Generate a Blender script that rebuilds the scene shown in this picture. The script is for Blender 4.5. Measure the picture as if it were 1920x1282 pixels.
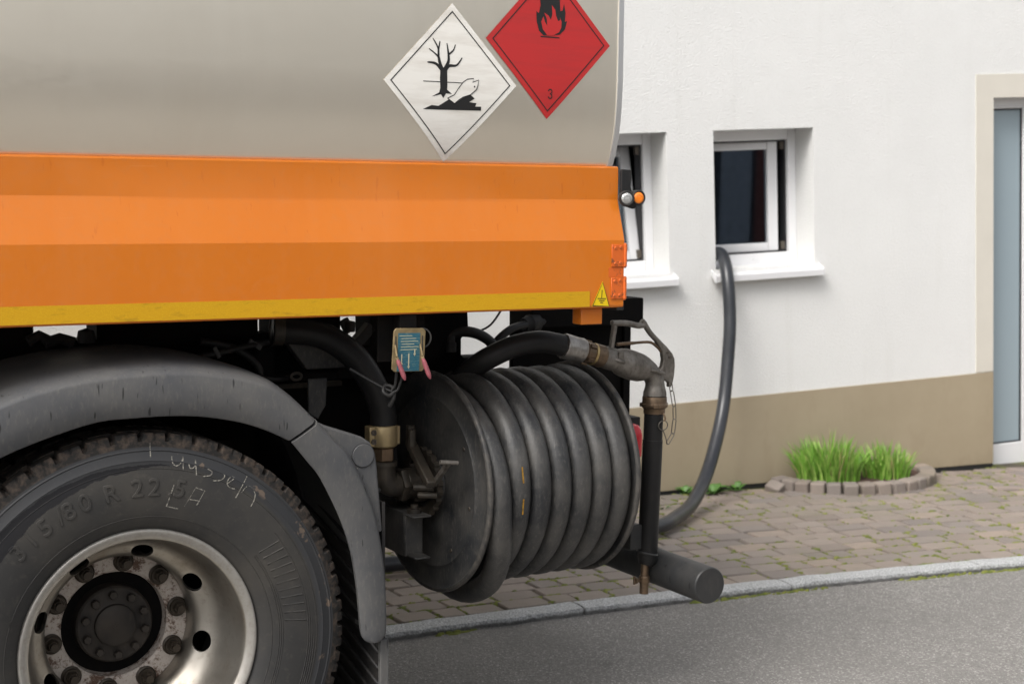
import bpy, bmesh, math, random
from mathutils import Matrix, Vector, noise as mnoise
R = math.radians
random.seed(7)
for o in list(bpy.data.objects):
    bpy.data.objects.remove(o)
scene = bpy.context.scene
C = scene.collection

# ------------------------------------------------------------------ camera
PITCH, ROLL = R(6.9), R(-2.08)
CAM_H = 1.688
cf = Vector((0, math.cos(PITCH), -math.sin(PITCH)))
_u = Vector((0, math.sin(PITCH), math.cos(PITCH)))
_r = Vector((1, 0, 0))
cr = _r*math.cos(ROLL) + _u*math.sin(ROLL)
cu = -_r*math.sin(ROLL) + _u*math.cos(ROLL)
cam_d = bpy.data.cameras.new('camera')
cam_d.sensor_width = 36.0
cam_d.lens = 2900/1920*36
cam_d.clip_end = 2000
cam_d.dof.use_dof = True
cam_d.dof.focus_distance = 4.25
cam_d.dof.aperture_fstop = 4.5
cam = bpy.data.objects.new('camera', cam_d)
C.objects.link(cam)
cam.matrix_world = Matrix(((cr.x, cu.x, -cf.x, 0), (cr.y, cu.y, -cf.y, 0), (cr.z, cu.z, -cf.z, CAM_H), (0, 0, 0, 1)))
scene.camera = cam

# ------------------------------------------------------------------ light
SUN_EL, SUN_AZ = R(52), R(215)      # azimuth measured clockwise from +Y
w = bpy.data.worlds.new('World')
scene.world = w
w.use_nodes = True
nt = w.node_tree
nt.nodes.clear()
sky = nt.nodes.new('ShaderNodeTexSky')
sky.sky_type = 'NISHITA'
sky.sun_disc = False
sky.sun_elevation = SUN_EL
sky.sun_rotation = SUN_AZ
sky.air_density = 1.0
sky.dust_density = 6.0
sky.ozone_density = 1.0
hs = nt.nodes.new('ShaderNodeHueSaturation')
hs.inputs['Saturation'].default_value = 0.22
bg = nt.nodes.new('ShaderNodeBackground')
bg.inputs['Strength'].default_value = 0.15
wo = nt.nodes.new('ShaderNodeOutputWorld')
nt.links.new(sky.outputs[0], hs.inputs['Color'])
nt.links.new(hs.outputs[0], bg.inputs['Color'])
nt.links.new(bg.outputs[0], wo.inputs['Surface'])
sun_d = bpy.data.lights.new('sun', 'SUN')
sun_d.energy = 1.1
sun_d.angle = R(25)
sun_d.color = (1.0, 0.96, 0.9)
sun = bpy.data.objects.new('sun', sun_d)
C.objects.link(sun)
sdir = Vector((math.sin(SUN_AZ)*math.cos(SUN_EL), math.cos(SUN_AZ)*math.cos(SUN_EL), math.sin(SUN_EL)))
sun.rotation_euler = sdir.to_track_quat('Z', 'Y').to_euler()
sun.location = sdir*40
scene.view_settings.view_transform = 'Standard'
scene.view_settings.look = 'None'
scene.view_settings.gamma = 1.0
scene.view_settings.exposure = 0.62
scene.view_settings.use_curve_mapping = False
scene.render.engine = 'CYCLES'
scene.cycles.use_denoising = True
scene.cycles.max_bounces = 6

# ------------------------------------------------------------------ frames
PH, GR = R(29.2), R(2.98)           # street heading and its fall to the right
ex = Vector((math.cos(PH)*math.cos(GR), math.sin(PH)*math.cos(GR), -math.sin(GR)))
ey = Vector((-math.sin(PH), math.cos(PH), 0))
ez = ex.cross(ey)
def frame(x, y, z, o):
    return Matrix(((x.x, y.x, z.x, o[0]), (x.y, y.y, z.y, o[1]), (x.z, y.z, z.z, o[2]), (0, 0, 0, 1)))
MT = frame(ex, ey, ez, (-0.969, 3.751, 0.0))          # street / truck frame
PW = R(20.7)
MW = frame(Vector((math.cos(PW), math.sin(PW), 0)), Vector((-math.sin(PW), math.cos(PW), 0)), Vector((0, 0, 1)), (1.833, 8.712, -0.223))

# ------------------------------------------------------------------ materials
def srgb(r, g, b):
    f = lambda c: (c/255/12.92) if c/255 <= .04045 else ((c/255+.055)/1.055)**2.4
    return (f(r), f(g), f(b), 1)
class N:
    def __init__(s, name):
        s.m = bpy.data.materials.new(name)
        s.m.use_nodes = True
        s.t = s.m.node_tree
        s.b = s.t.nodes['Principled BSDF']
        s.tc = s.t.nodes.new('ShaderNodeTexCoord')
        s.co = s.tc.outputs['Object']
    def n(s, typ, **kw):
        k = s.t.nodes.new('ShaderNode'+typ)
        for a, v in kw.items():
            setattr(k, a, v)
        return k
    def geo(s): return s.n('NewGeometry').outputs['Position']
    def l(s, a, b): s.t.links.new(a, b)
    def map(s, scale=(1, 1, 1), rot=(0, 0, 0), loc=(0, 0, 0), co=None):
        k = s.n('Mapping')
        k.inputs['Scale'].default_value = scale
        k.inputs['Rotation'].default_value = rot
        k.inputs['Location'].default_value = loc
        s.l(co or s.co, k.inputs['Vector'])
        return k.outputs[0]
    def noise(s, scale, detail=4, rough=.55, vec=None):
        k = s.n('TexNoise')
        k.inputs['Scale'].default_value = scale
        k.inputs['Detail'].default_value = detail
        k.inputs['Roughness'].default_value = rough
        s.l(vec or s.co, k.inputs['Vector'])
        return k.outputs['Fac']
    def voro(s, scale, vec=None, feature='F1', out='Distance'):
        k = s.n('TexVoronoi')
        k.feature = feature
        k.inputs['Scale'].default_value = scale
        s.l(vec or s.co, k.inputs['Vector'])
        return k.outputs[out]
    def ramp(s, fac, stops):
        k = s.n('ValToRGB')
        e = k.color_ramp.elements
        while len(e) < len(stops):
            e.new(.5)
        for el, (p, c) in zip(e, stops):
            el.position = p
            el.color = c if len(c) == 4 else (*c, 1)
        s.l(fac, k.inputs[0])
        return k.outputs[0]
    def step(s, fac, a, b):
        return s.ramp(fac, [(a, (0, 0, 0, 1)), (b, (1, 1, 1, 1))])
    def mix(s, fac, a, b):
        k = s.n('Mix', data_type='RGBA')
        for v, i in ((fac, 0), (a, 6), (b, 7)):
            if isinstance(v, (int, float)):
                k.inputs[i].default_value = v
            elif isinstance(v, tuple):
                k.inputs[i].default_value = v
            else:
                s.l(v, k.inputs[i])
        return k.outputs[2]
    def math(s, op, a, b=0.0):
        k = s.n('Math', operation=op)
        for v, i in ((a, 0), (b, 1)):
            if isinstance(v, (int, float)):
                k.inputs[i].default_value = v
            else:
                s.l(v, k.inputs[i])
        return k.outputs[0]
    def col(s, c):
        if isinstance(c, tuple): s.b.inputs['Base Color'].default_value = c
        else: s.l(c, s.b.inputs['Base Color'])
        return s
    def rough(s, r):
        if isinstance(r, (int, float)): s.b.inputs['Roughness'].default_value = r
        else: s.l(r, s.b.inputs['Roughness'])
        return s
    def metal(s, v):
        if isinstance(v, (int, float)): s.b.inputs['Metallic'].default_value = v
        else: s.l(v, s.b.inputs['Metallic'])
        return s
    def bump(s, h, strength=.3, dist=.002):
        k = s.n('Bump')
        k.inputs['Strength'].default_value = strength
        k.inputs['Distance'].default_value = dist
        s.l(h, k.inputs['Height'])
        s.l(k.outputs[0], s.b.inputs['Normal'])
        return s
M = {}
def dusty(name, base, dust, amt=.5, rough=.6, metal=0, scale=9, fine=70, bump=.15, ticks=None):
    n = N(name)
    a = n.noise(scale, 5, .6)
    b = n.noise(fine, 4, .65, n.map((1, 1, .35)))
    f = n.math('MULTIPLY', n.step(a, .35, .7), amt)
    f2 = n.math('MULTIPLY', n.step(b, .52, .72), amt*.9)
    c = n.mix(f, base, dust)
    c = n.mix(f2, c, dust)
    if ticks:
        t = n.noise(1.0, 2, .4, n.map((120, 60, 17)))
        c = n.mix(n.math('MULTIPLY', n.step(t, .69, .74), .85), c, ticks)
    n.col(c).rough(rough).metal(metal).bump(b, bump, .0015)
    n.b.inputs['Specular IOR Level'].default_value = .5 if metal > .3 else {'hose_rubber': .55, 'hose_smooth': .5, 'chassis_black': .06, 'guard_plastic': .3, 'hose_plain': .25, 'black_plastic': .2}.get(name, .32)
    M[name] = n.m
    return n
def plain(name, c, rough=.5, metal=0, var=.12, scale=14):
    n = N(name)
    a = n.noise(scale, 4)
    dk = tuple(x*(1-var*2) for x in c[:3])+(1,)
    n.col(n.mix(n.step(a, .3, .7), dk, c)).rough(rough).metal(metal)
    M[name] = n.m
    return n

# tank: brushed aluminium
n = N('aluminium')
br = n.noise(3, 4, .6, n.map((9, 60, 300)))
bl = n.noise(1.6, 3)
sc = n.noise(1, 2, .5, n.map((1.2, 8, 55), (0, R(7), 0)))
c = n.mix(n.step(bl, .3, .75), (.885, .815, .69, 1), (.93, .865, .745, 1))
c = n.mix(n.math('MULTIPLY', n.step(sc, .725, .735), .18), c, (.34, .31, .26, 1))
c = n.mix(n.math('MULTIPLY', n.step(n.noise(1, 5, .65, n.map((2.2, 3, .35))), .5, .8), .22), c, (.62, .54, .42, 1))
n.col(c).metal(.92).bump(br, .02, .0008)
n.rough(n.ramp(br, [(.3, (.30,)*3), (.7, (.40,)*3)]))
M['aluminium'] = n.m
plain('aluminium_edge', (.70, .70, .70, 1), .4, .85, .03)
# orange paint with rain streaks and road film
n = N('orange_paint')
big = n.noise(2.2, 4, .6)
tick = n.noise(1, 3, .5, n.map((75, 40, 16)))
film = n.noise(45, 5, .7)
c = n.mix(n.step(big, .25, .8), srgb(200, 108, 20), srgb(204, 114, 26))
c = n.mix(n.math('MULTIPLY', n.step(tick, .67, .74), .38), c, srgb(178, 82, 8))
c = n.mix(n.math('MULTIPLY', n.step(n.noise(1, 5, .7, n.map((5, 5, 1.1))), .42, .75), .30), c, srgb(204, 126, 66))
c = n.mix(n.math('MULTIPLY', n.step(n.noise(1, 3, .5, n.map((5, 5, 160), (0, R(12), 0))), .72, .75), .12), c, srgb(222, 160, 110))
c = n.mix(n.math('MULTIPLY', n.step(film, .50, .8), .16), c, srgb(170, 120, 80))
n.col(c).rough(n.ramp(film, [(.3, (.28,)*3), (.8, (.42,)*3)])).bump(n.noise(5, 3), .05, .004)
M['orange_paint'] = n.m
n = N('orange_worn')
ch = n.noise(60, 5, .7)
c = n.mix(n.step(ch, .55, .62), srgb(205, 96, 30), srgb(120, 70, 42))
n.col(c).rough(.5).bump(ch, .3, .002)
M['orange_worn'] = n.m
n = N('yellow_tape')
v = n.voro(320)
grime = n.noise(1, 5, .7, n.map((14, 14, 60)))
c = n.mix(n.step(v, .18, .42), srgb(206, 162, 22), srgb(196, 148, 6))
c = n.mix(n.math('MULTIPLY', n.step(grime, .55, .72), .6), c, srgb(128, 98, 16))
n.col(c).rough(.4)
M['yellow_tape'] = n.m
plain('yellow_sign', srgb(222, 190, 14), .4, 0, .04)
n = N('sign_white')
n.col(n.mix(n.step(n.noise(1, 4, .6, n.map((5, 5, 30), (0, R(6), 0))), .45, .7), srgb(232, 229, 222), srgb(214, 209, 200))).rough(.42)
M['sign_white'] = n.m
n = N('sign_red')
n.col(n.mix(n.step(n.noise(1, 4, .6, n.map((5, 5, 40), (0, R(6), 0))), .45, .7), srgb(184, 42, 42), srgb(172, 44, 44))).rough(.4)
M['sign_red'] = n.m
plain('print_black', (.014, .014, .014, 1), .45, 0, .1)
dusty('guard_plastic', (.064, .066, .071, 1), (.135, .128, .116, 1), .55, .55, 0, 5, 130, .5, (.015, .015, .015, 1))
dusty('black_plastic', (.018, .018, .019, 1), (.05, .045, .04, 1), .5, .55)
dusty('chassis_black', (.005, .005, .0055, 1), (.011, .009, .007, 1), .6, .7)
dusty('reel_steel', (.024, .0255, .028, 1), (.115, .107, .094, 1), .62, .5, .1, 6, 120, .35)
dusty('cast_dark', (.032, .028, .023, 1), (.085, .067, .048, 1), .6, .55, .35, 16, 60, .3)
dusty('hose_rubber', (.0135, .0145, .0165, 1), (.125, .116, .102, 1), .46, .44, 0, 9, 150, .8)
dusty('hose_plain', (.012, .012, .0125, 1), (.030, .027, .024, 1), .35, .45, 0, 8, 60, .1)
dusty('hose_smooth', (.018, .020, .025, 1), (.055, .058, .064, 1), .35, .33, 0, 4, 40, .05)
dusty('alloy', (.25, .23, .205, 1), (.085, .072, .058, 1), .85, .5, .7, 22, 110, .45)
dusty('ferrule_alloy', (.42, .40, .375, 1), (.14, .12, .10, 1), .8, .38, .85, 18, 60, .2)
dusty('bronze', (.20, .135, .085, 1), (.09, .068, .048, 1), .75, .42, .75, 20, 80, .2)
dusty('brass', (.55, .40, .18, 1), (.30, .22, .12, 1), .5, .38, .85, 20, 60, .15)
dusty('brass_clamp', (.42, .32, .17, 1), (.26, .20, .12, 1), .5, .42, .55, 20, 60, .2)
dusty('bar_paint', (.024, .025, .026, 1), (.060, .055, .05, 1), .4, .45, 0, 10, 60, .25, (.01, .01, .01, 1))
plain('chain_steel', (.20, .18, .155, 1), .4, .85)
plain('bolt_steel', (.13, .11, .09, 1), .5, .6)
plain('paint_dab', srgb(172, 128, 30), .7, 0, .3, 90)
plain('pink_grip', srgb(150, 78, 86), .6, 0, .18, 60)
plain('plate_cream', srgb(138, 120, 86), .55, .2, .2, 50)
n = N('plate_blue')
wv = n.noise(1, 2, .5, n.map((60, 1, 420)))
n.col(n.mix(n.step(wv, .56, .6), srgb(36, 86, 102), srgb(84, 112, 112))).rough(.4)
M['plate_blue'] = n.m
plain('plate_print', srgb(196, 190, 160), .5)
# lamps
n = N('lens_clear'); n.col((.40, .40, .39, 1)).rough(.08).metal(.6); n.bump(n.voro(260), .5, .002); M['lens_clear'] = n.m
n = N('lens_amber'); n.col((.85, .22, .01, 1)).rough(.1); n.bump(n.voro(260), .4, .002); n.b.inputs['Coat Weight'].default_value = .6; M['lens_amber'] = n.m
plain('red_lens', srgb(200, 36, 48), .25, 0, .05)
# tyre
n = N('tyre_rubber')
a = n.noise(4, 5, .6); b = n.noise(55, 5, .7)
sx = n.n('SeparateXYZ'); n.l(n.co, sx.inputs[0])
zz = n.math('SUBTRACT', sx.outputs[2], .484)
rad = n.math('SQRT', n.math('ADD', n.math('MULTIPLY', sx.outputs[0], sx.outputs[0]), n.math('MULTIPLY', zz, zz)))
edge = n.math('ADD', rad, n.math('MULTIPLY', n.math('SUBTRACT', n.noise(38, 4, .6), .5), .016))
c = n.mix(n.math('MULTIPLY', n.step(a, .4, .68), .8), (.032, .0315, .031, 1), (.060, .055, .048, 1))
c = n.mix(n.math('MULTIPLY', n.step(b, .55, .75), .35), c, (.092, .083, .07, 1))
c = n.mix(n.math('MULTIPLY', n.step(rad, .4605, .4615), .75), c, (.033, .0345, .038, 1))
# run-off stain: a dark ragged band that widens towards the front of the truck
wid = n.math('ADD', n.math('MULTIPLY', n.math('SUBTRACT', .07, sx.outputs[0]), .085), .001)
low = n.math('GREATER_THAN', edge, n.math('SUBTRACT', .462, wid))
up = n.math('LESS_THAN', edge, n.math('ADD', .462, n.math('MULTIPLY', wid, .25)))
band = n.math('MULTIPLY', n.math('MULTIPLY', low, up), n.math('MULTIPLY', n.math('LESS_THAN', sx.outputs[0], .07), n.math('GREATER_THAN', zz, -.1)))
c = n.mix(n.math('MULTIPLY', band, .9), c, (.010, .010, .012, 1))
# dried mud splashes on the shoulder band
mud = n.noise(24, 3, .6)
c = n.mix(n.math('MULTIPLY', n.math('MULTIPLY', n.step(mud, .60, .64), n.step(rad, .468, .475)), n.math('GREATER_THAN', sx.outputs[0], .05)), c, (.12, .092, .072, 1))
n.col(c).rough(.62).bump(b, .25, .0015)
n.b.inputs['Specular IOR Level'].default_value = .25
M['tyre_rubber'] = n.m
n = N('tread_rubber')
b = n.noise(40, 5, .7)
n.col(n.mix(n.step(b, .45, .7), (.022, .021, .020, 1), (.085, .064, .050, 1))).rough(.8).bump(b, .4, .002)
n.b.inputs['Specular IOR Level'].default_value = .15
M['tread_rubber'] = n.m
plain('wet_rubber', (.012, .012, .013, 1), .4, 0, .1)
n = N('chalk')
n.col(n.mix(n.step(n.noise(220, 3), .4, .6), srgb(150, 146, 136), srgb(84, 82, 78))).rough(.9)
M['chalk'] = n.m
n = N('rim_alloy')
b = n.noise(30, 5, .7); a = n.noise(5, 4)
c = n.mix(n.math('MULTIPLY', n.step(a, .35, .7), .7), (.42, .40, .365, 1), (.25, .215, .17, 1))
c = n.mix(n.math('MULTIPLY', n.step(b, .52, .72), .5), c, (.17, .14, .105, 1))
n.col(c).metal(.9).rough(n.ramp(b, [(.3, (.32,)*3), (.7, (.48,)*3)]))
M['rim_alloy'] = n.m
n = N('rim_lip')
b = n.noise(60, 5, .7)
n.col(n.mix(n.math('MULTIPLY', n.step(b, .45, .75), .5), (.36, .345, .32, 1), (.20, .175, .135, 1))).metal(.65).rough(.5)
M['rim_lip'] = n.m
dusty('flange_edge', (.034, .034, .035, 1), (.15, .135, .115, 1), .55, .5, .2, 20, 120, .4)
n = N('rusty_white')
b = n.noise(30, 6, .75)
fine = n.noise(120, 4, .7)
c = n.mix(n.step(b, .50, .60), (.42, .375, .335, 1), (.085, .045, .028, 1))
c = n.mix(n.math('MULTIPLY', n.step(fine, .5, .7), .4), c, (.10, .055, .03, 1))
n.col(c).rough(.6).metal(.1).bump(b, .2, .001)
M['rusty_white'] = n.m
dusty('nut_steel', (.030, .024, .018, 1), (.07, .055, .04, 1), .6, .45, .5)
dusty('hub_steel', (.020, .018, .017, 1), (.055, .045, .036, 1), .6, .5, .2, 12, 60)
# house
n = N('white_render')
g1 = n.noise(160, 4, .7); g2 = n.noise(1.1, 4, .6); g3 = n.noise(110, 3)
c = n.mix(n.step(g2, .3, .75), (.80, .80, .785, 1), (.735, .735, .72, 1))
c = n.mix(n.math('MULTIPLY', n.step(n.noise(75, 5, .8), .42, .64), .20), c, (.64, .635, .615, 1))
c = n.mix(n.math('MULTIPLY', n.step(n.noise(1, 4, .6, n.map((9, 9, .8))), .55, .8), .16), c, (.58, .57, .53, 1))
n.col(c).rough(.9).bump(n.math('ADD', g1, n.math('MULTIPLY', g3, 1.6)), .65, .006)
M['white_render'] = n.m
n = N('plinth_paint')
g1 = n.noise(150, 4, .7); g2 = n.noise(1.4, 5, .65)
c = n.mix(n.step(g2, .3, .75), srgb(164, 151, 128), srgb(150, 137, 114))
c = n.mix(n.math('MULTIPLY', n.step(n.noise(6, 5, .7, n.map((1, 1, .4))), .55, .8), .3), c, srgb(128, 112, 88))
sx = n.n('SeparateXYZ'); n.l(n.co, sx.inputs[0])
spl = n.math('SUBTRACT', 1.0, n.step(n.math('ADD', n.math('ADD', sx.outputs[2], .1), n.math('MULTIPLY', n.noise(11, 5, .7), .30)), .20, .42))
c = n.mix(n.math('MULTIPLY', spl, .5), c, srgb(112, 98, 76))
n.col(c).rough(.88).bump(g1, .4, .003)
M['plinth_paint'] = n.m
plain('surround_paint', srgb(208, 203, 192), .85, 0, .03, 5)
plain('white_plastic', (.76, .76, .77, 1), .32, 0, .015, 3)
plain('sill_metal', (.70, .70, .71, 1), .35, 0, .03, 6)
plain('gasket', (.02, .02, .022, 1), .5)
plain('room_dark', (.10, .095, .09, 1), .9)
plain('roof_tile', (.20, .07, .05, 1), .8)
n = N('glass')
n.col((.55, .62, .68, 1)).rough(.02)
n.b.inputs['Transmission Weight'].default_value = 1.0
n.b.inputs['IOR'].default_value = 1.9
n.b.inputs['Specular Tint'].default_value = (.72, .86, 1, 1)
M['glass'] = n.m
n = N('satin_glass')
n.col((.30, .37, .41, 1)).rough(.28)
n.b.inputs['Coat Weight'].default_value = .5
n.b.inputs['Coat Roughness'].default_value = .2
M['satin_glass'] = n.m
# ground
n = N('asphalt')
v = n.voro(170, out='Color'); s1 = n.noise(420, 3, .7); s2 = n.noise(1.3, 5, .6); s3 = n.noise(38, 4, .6)
sep = n.n('SeparateColor'); n.l(v, sep.inputs[0])
c = n.mix(sep.outputs[0], (.175, .167, .157, 1), (.32, .305, .287, 1))
c = n.mix(n.step(sep.outputs[1], .9, .93), c, (.50, .48, .45, 1))
c = n.mix(n.math('MULTIPLY', n.step(s1, .45, .58), .62), c, (.05, .048, .045, 1))
c = n.mix(n.math('MULTIPLY', n.step(s2, .38, .66), .45), c, (.15, .142, .132, 1))
c = n.mix(n.math('MULTIPLY', n.step(n.noise(9, 4, .6), .60, .72), .28), c, (.07, .066, .06, 1))
n.col(c).rough(.85).bump(n.math('ADD', n.voro(170), s3), .5, .003)
M['asphalt'] = n.m
def paver_mat(name, rnd):
    n = N(name)
    oi = n.n('ObjectInfo')
    a = n.noise(18, 5, .65); b = n.noise(150, 3, .7)
    if rnd:
        k = n.ramp(oi.outputs['Random'], [(0, (.195, .160, .138)), (.25, (.265, .220, .187)), (.45, (.195, .170, .155)), (.65, (.29, .232, .188)), (.85, (.235, .200, .176)), (1, (.17, .146, .134))])
    else:
        k = n.ramp(n.noise(7, 1, 0), [(.3, (.205, .162, .142)), (.5, (.28, .225, .195)), (.7, (.195, .165, .15))])
    c = n.mix(n.math('MULTIPLY', n.step(a, .4, .7), .4), k, (.19, .165, .14, 1))
    c = n.mix(n.math('MULTIPLY', n.step(n.noise(2.6, 4, .6, n.map((1, 1, 1), co=n.geo())), .5, .72), .45), c, (.13, .12, .075, 1))
    c = n.mix(n.math('MULTIPLY', n.step(b, .5, .7), .25), c, (.30, .265, .235, 1))
    n.col(c).rough(.88).bump(n.math('ADD', b, a), .35, .003)
    M[name] = n.m
paver_mat('paver', True); paver_mat('paver_mass', False)
n = N('joint_soil')
a = n.noise(5, 5, .65); b = n.noise(60, 4, .7)
c = n.mix(n.step(a, .42, .58), (.055, .045, .033, 1), (.115, .125, .026, 1))
n.col(n.mix(n.math('MULTIPLY', n.step(b, .45, .7), .5), c, (.05, .042, .03, 1))).rough(.95).bump(b, .6, .006)
M['joint_soil'] = n.m
n = N('moss')
n.col(n.mix(n.step(n.noise(30, 3), .35, .65), (.085, .11, .018, 1), (.20, .21, .045, 1))).rough(.95)
M['moss'] = n.m
n = N('granite')
a = n.noise(130, 4, .7); b = n.noise(9, 4)
c = n.mix(n.step(a, .42, .58), (.30, .305, .31, 1), (.66, .67, .67, 1))
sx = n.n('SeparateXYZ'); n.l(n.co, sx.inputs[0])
foot_shade = n.math('SUBTRACT', 1.0, n.step(n.math('ADD', sx.outputs[2], n.math('MULTIPLY', n.noise(25, 4), .014)), .018, .024))  # shadow line under the kerb edge, painted dark into the stone's foot
c = n.mix(n.math('MULTIPLY', foot_shade, .85), c, (.035, .032, .026, 1))
n.col(n.mix(n.math('MULTIPLY', n.step(b, .4, .7), .35), c, (.38, .38, .37, 1))).rough(.85).bump(n.math('ADD', a, n.noise(40, 4)), .9, .010)
M['granite'] = n.m
plain('soil', (.10, .058, .042, 1), .95, 0, .3, 60)
def leaf(name, a, b, tr=.35):
    n = N(name)
    n.col(n.mix(n.step(n.noise(26, 3), .3, .7), a, b)).rough(.5)
    n.b.inputs['Subsurface Weight'].default_value = 0
    M[name] = n.m
leaf('grass_blade', (.11, .26, .025, 1), (.21, .41, .055, 1))
leaf('grass_tip', (.25, .43, .08, 1), (.33, .46, .11, 1))
leaf('grass_dry', (.30, .27, .10, 1), (.36, .33, .15, 1))
leaf('weed_leaf', (.05, .13, .02, 1), (.09, .21, .035, 1))
plain('reflect_dark', (.035, .038, .046, 1), .5)  # tones of the unseen added garage row, picked for its reflections
plain('reflect_pale', (.42, .45, .52, 1), .5)
plain('reflect_red', (.22, .07, .06, 1), .5)
plain('reflect_wall', (.74, .69, .60, 1), .9, 0, .04, 1)

# ------------------------------------------------------------------ object helpers
BASE = {}
def tag(o, label, cat, group=None, kind=None):
    if label: o['label'] = label
    if cat: o['category'] = cat
    if group: o['group'] = group
    if kind: o['kind'] = kind
    return o
def thing(name, label, cat, base=(0, 0, 0), fr=None, group=None):
    e = bpy.data.objects.new(name, None)
    e.empty_display_size = .1
    C.objects.link(e)
    e.matrix_world = (fr or Matrix()) @ Matrix.Translation(base)
    BASE[e.name] = Vector(base)
    return tag(e, label, cat, group)
def root_base(p):
    while p is not None and p.name not in BASE: p = p.parent
    return BASE[p.name] if p else Vector((0, 0, 0))
def link(name, me, mat, parent=None, fr=None, loc=None, rot=None):
    o = bpy.data.objects.new(name, me)
    C.objects.link(o)
    if mat and not me.materials:
        me.materials.append(M[mat])
    if parent: o.parent = parent
    elif fr is not None: o.matrix_world = fr
    if loc is not None: o.location = loc
    if rot is not None: o.rotation_euler = rot
    return o
def axes(d):
    d = Vector(d).normalized()
    a = d.cross(Vector((0, 0, 1)))
    if a.length < 1e-3: a = d.cross(Vector((0, 1, 0)))
    a.normalize()
    return a, d.cross(a).normalized(), d
class MB:
    def __init__(s): s.v, s.f, s.mi = [], [], []
    def add(s, vs, fs, mi=0):
        o = len(s.v)
        s.v += [tuple(v) for v in vs]
        s.f += [tuple(i+o for i in f) for f in fs]
        s.mi += [mi]*len(fs)
        return s
    def box(s, a, b, mi=0, mat=None):
        x0, y0, z0 = a; x1, y1, z1 = b
        vs = [Vector(p) for p in ((x0, y0, z0), (x1, y0, z0), (x1, y1, z0), (x0, y1, z0), (x0, y0, z1), (x1, y0, z1), (x1, y1, z1), (x0, y1, z1))]
        if mat: vs = [mat @ v for v in vs]
        return s.add(vs, [(0, 3, 2, 1), (4, 5, 6, 7), (0, 1, 5, 4), (1, 2, 6, 5), (2, 3, 7, 6), (3, 0, 4, 7)], mi)
    def bar(s, p, q, w, h, up=(0, 0, 1), mi=0):
        p, q = Vector(p), Vector(q)
        d = (q-p).normalized(); a = d.cross(Vector(up)).normalized(); u = a.cross(d)
        vs = [r+a*(sx*w/2)+u*(sz*h/2) for r in (p, q) for sx, sz in ((-1, -1), (1, -1), (1, 1), (-1, 1))]
        return s.add(vs, [(3, 2, 1, 0), (4, 5, 6, 7), (0, 1, 5, 4), (1, 2, 6, 5), (2, 3, 7, 6), (3, 0, 4, 7)], mi)
    def tube(s, pts, r, seg=12, caps=True, mi=0, closed=False, flat=1.0):
        pts = [Vector(p) for p in pts]; n_ = len(pts)
        rr = r if isinstance(r, (list, tuple)) else [r]*n_
        t0 = (pts[1]-pts[0]).normalized()
        a, b, _ = axes(t0)
        vs = []; prev = t0
        for i, p in enumerate(pts):
            if closed: t = (pts[(i+1) % n_]-pts[i-1]).normalized()
            else: t = (pts[min(i+1, n_-1)]-pts[max(i-1, 0)]).normalized()
            q = prev.rotation_difference(t)
            a = q @ a; b = q @ b; prev = t
            for k in range(seg):
                an = 2*math.pi*k/seg
                vs.append(p+a*(math.cos(an)*rr[i])+b*(math.sin(an)*rr[i]*flat))
        fs = []
        for i in range(n_ if closed else n_-1):
            j = (i+1) % n_
            for k in range(seg):
                l = (k+1) % seg
                fs.append((i*seg+k, i*seg+l, j*seg+l, j*seg+k))
        if caps and not closed:
            fs.append(tuple(reversed(range(seg)))); fs.append(tuple((n_-1)*seg+k for k in range(seg)))
        return s.add(vs, fs, mi)
    def lathe(s, prof, o, d, seg=48, mi=0, close=False, rmod=None):
        # prof: (radius, distance along d); close joins the profile's ends
        a, b, d = axes(d); o = Vector(o); n_ = len(prof)
        vs = []
        for k in range(seg):
            an = 2*math.pi*k/seg
            e = a*math.cos(an)+b*math.sin(an)
            for i, (r_, h) in enumerate(prof):
                if rmod: r_, h = rmod(i, k, r_, h)
                vs.append(o+e*r_+d*h)
        fs = []
        for k in range(seg):
            l = (k+1) % seg
            for i in range(n_ if close else n_-1):
                j = (i+1) % n_
                fs.append((k*n_+i, k*n_+j, l*n_+j, l*n_+i))
        return s.add(vs, fs, mi)
    def disc(s, o, d, r, h, seg=24, mi=0, bev=.0):
        pr = [(0.0001, 0), (r, 0), (r, h-bev), (r-bev, h), (.0001, h)] if bev else [(0.0001, 0), (r, 0), (r, h), (.0001, h)]
        return s.lathe(pr, o, d, seg, mi)
    def prism(s, poly, y0, y1, mi=0):
        # polygon in x,z, extruded in y
        n_ = len(poly)
        vs = [(x, y0, z) for x, z in poly]+[(x, y1, z) for x, z in poly]
        return s.add(vs, [tuple(range(n_)), tuple(reversed(range(n_, 2*n_)))]+[(i, i+n_, (i+1) % n_+n_, (i+1) % n_) for i in range(n_)], mi)
    def prism_x(s, poly, x0, x1, mi=0):
        n_ = len(poly)
        vs = [(x0, y, z) for y, z in poly]+[(x1, y, z) for y, z in poly]
        return s.add(vs, [tuple(range(n_)), tuple(reversed(range(n_, 2*n_)))]+[(i, i+n_, (i+1) % n_+n_, (i+1) % n_) for i in range(n_)], mi)
    def mesh(s, name, base=None, smooth=35, recalc=True, tri=False):
        me = bpy.data.meshes.new(name)
        off = base or Vector((0, 0, 0))
        me.from_pydata([(v[0]-off[0], v[1]-off[1], v[2]-off[2]) for v in s.v], [], s.f)
        me.polygons.foreach_set('material_index', s.mi)
        if recalc:
            bm = bmesh.new(); bm.from_mesh(me)
            bmesh.ops.remove_doubles(bm, verts=bm.verts, dist=1e-6)
            bmesh.ops.recalc_face_normals(bm, faces=bm.faces)
            bm.to_mesh(me); bm.free()
        if smooth:
            me.shade_smooth()
            me.set_sharp_from_angle(angle=R(smooth))
        me.update()
        return me
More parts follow.
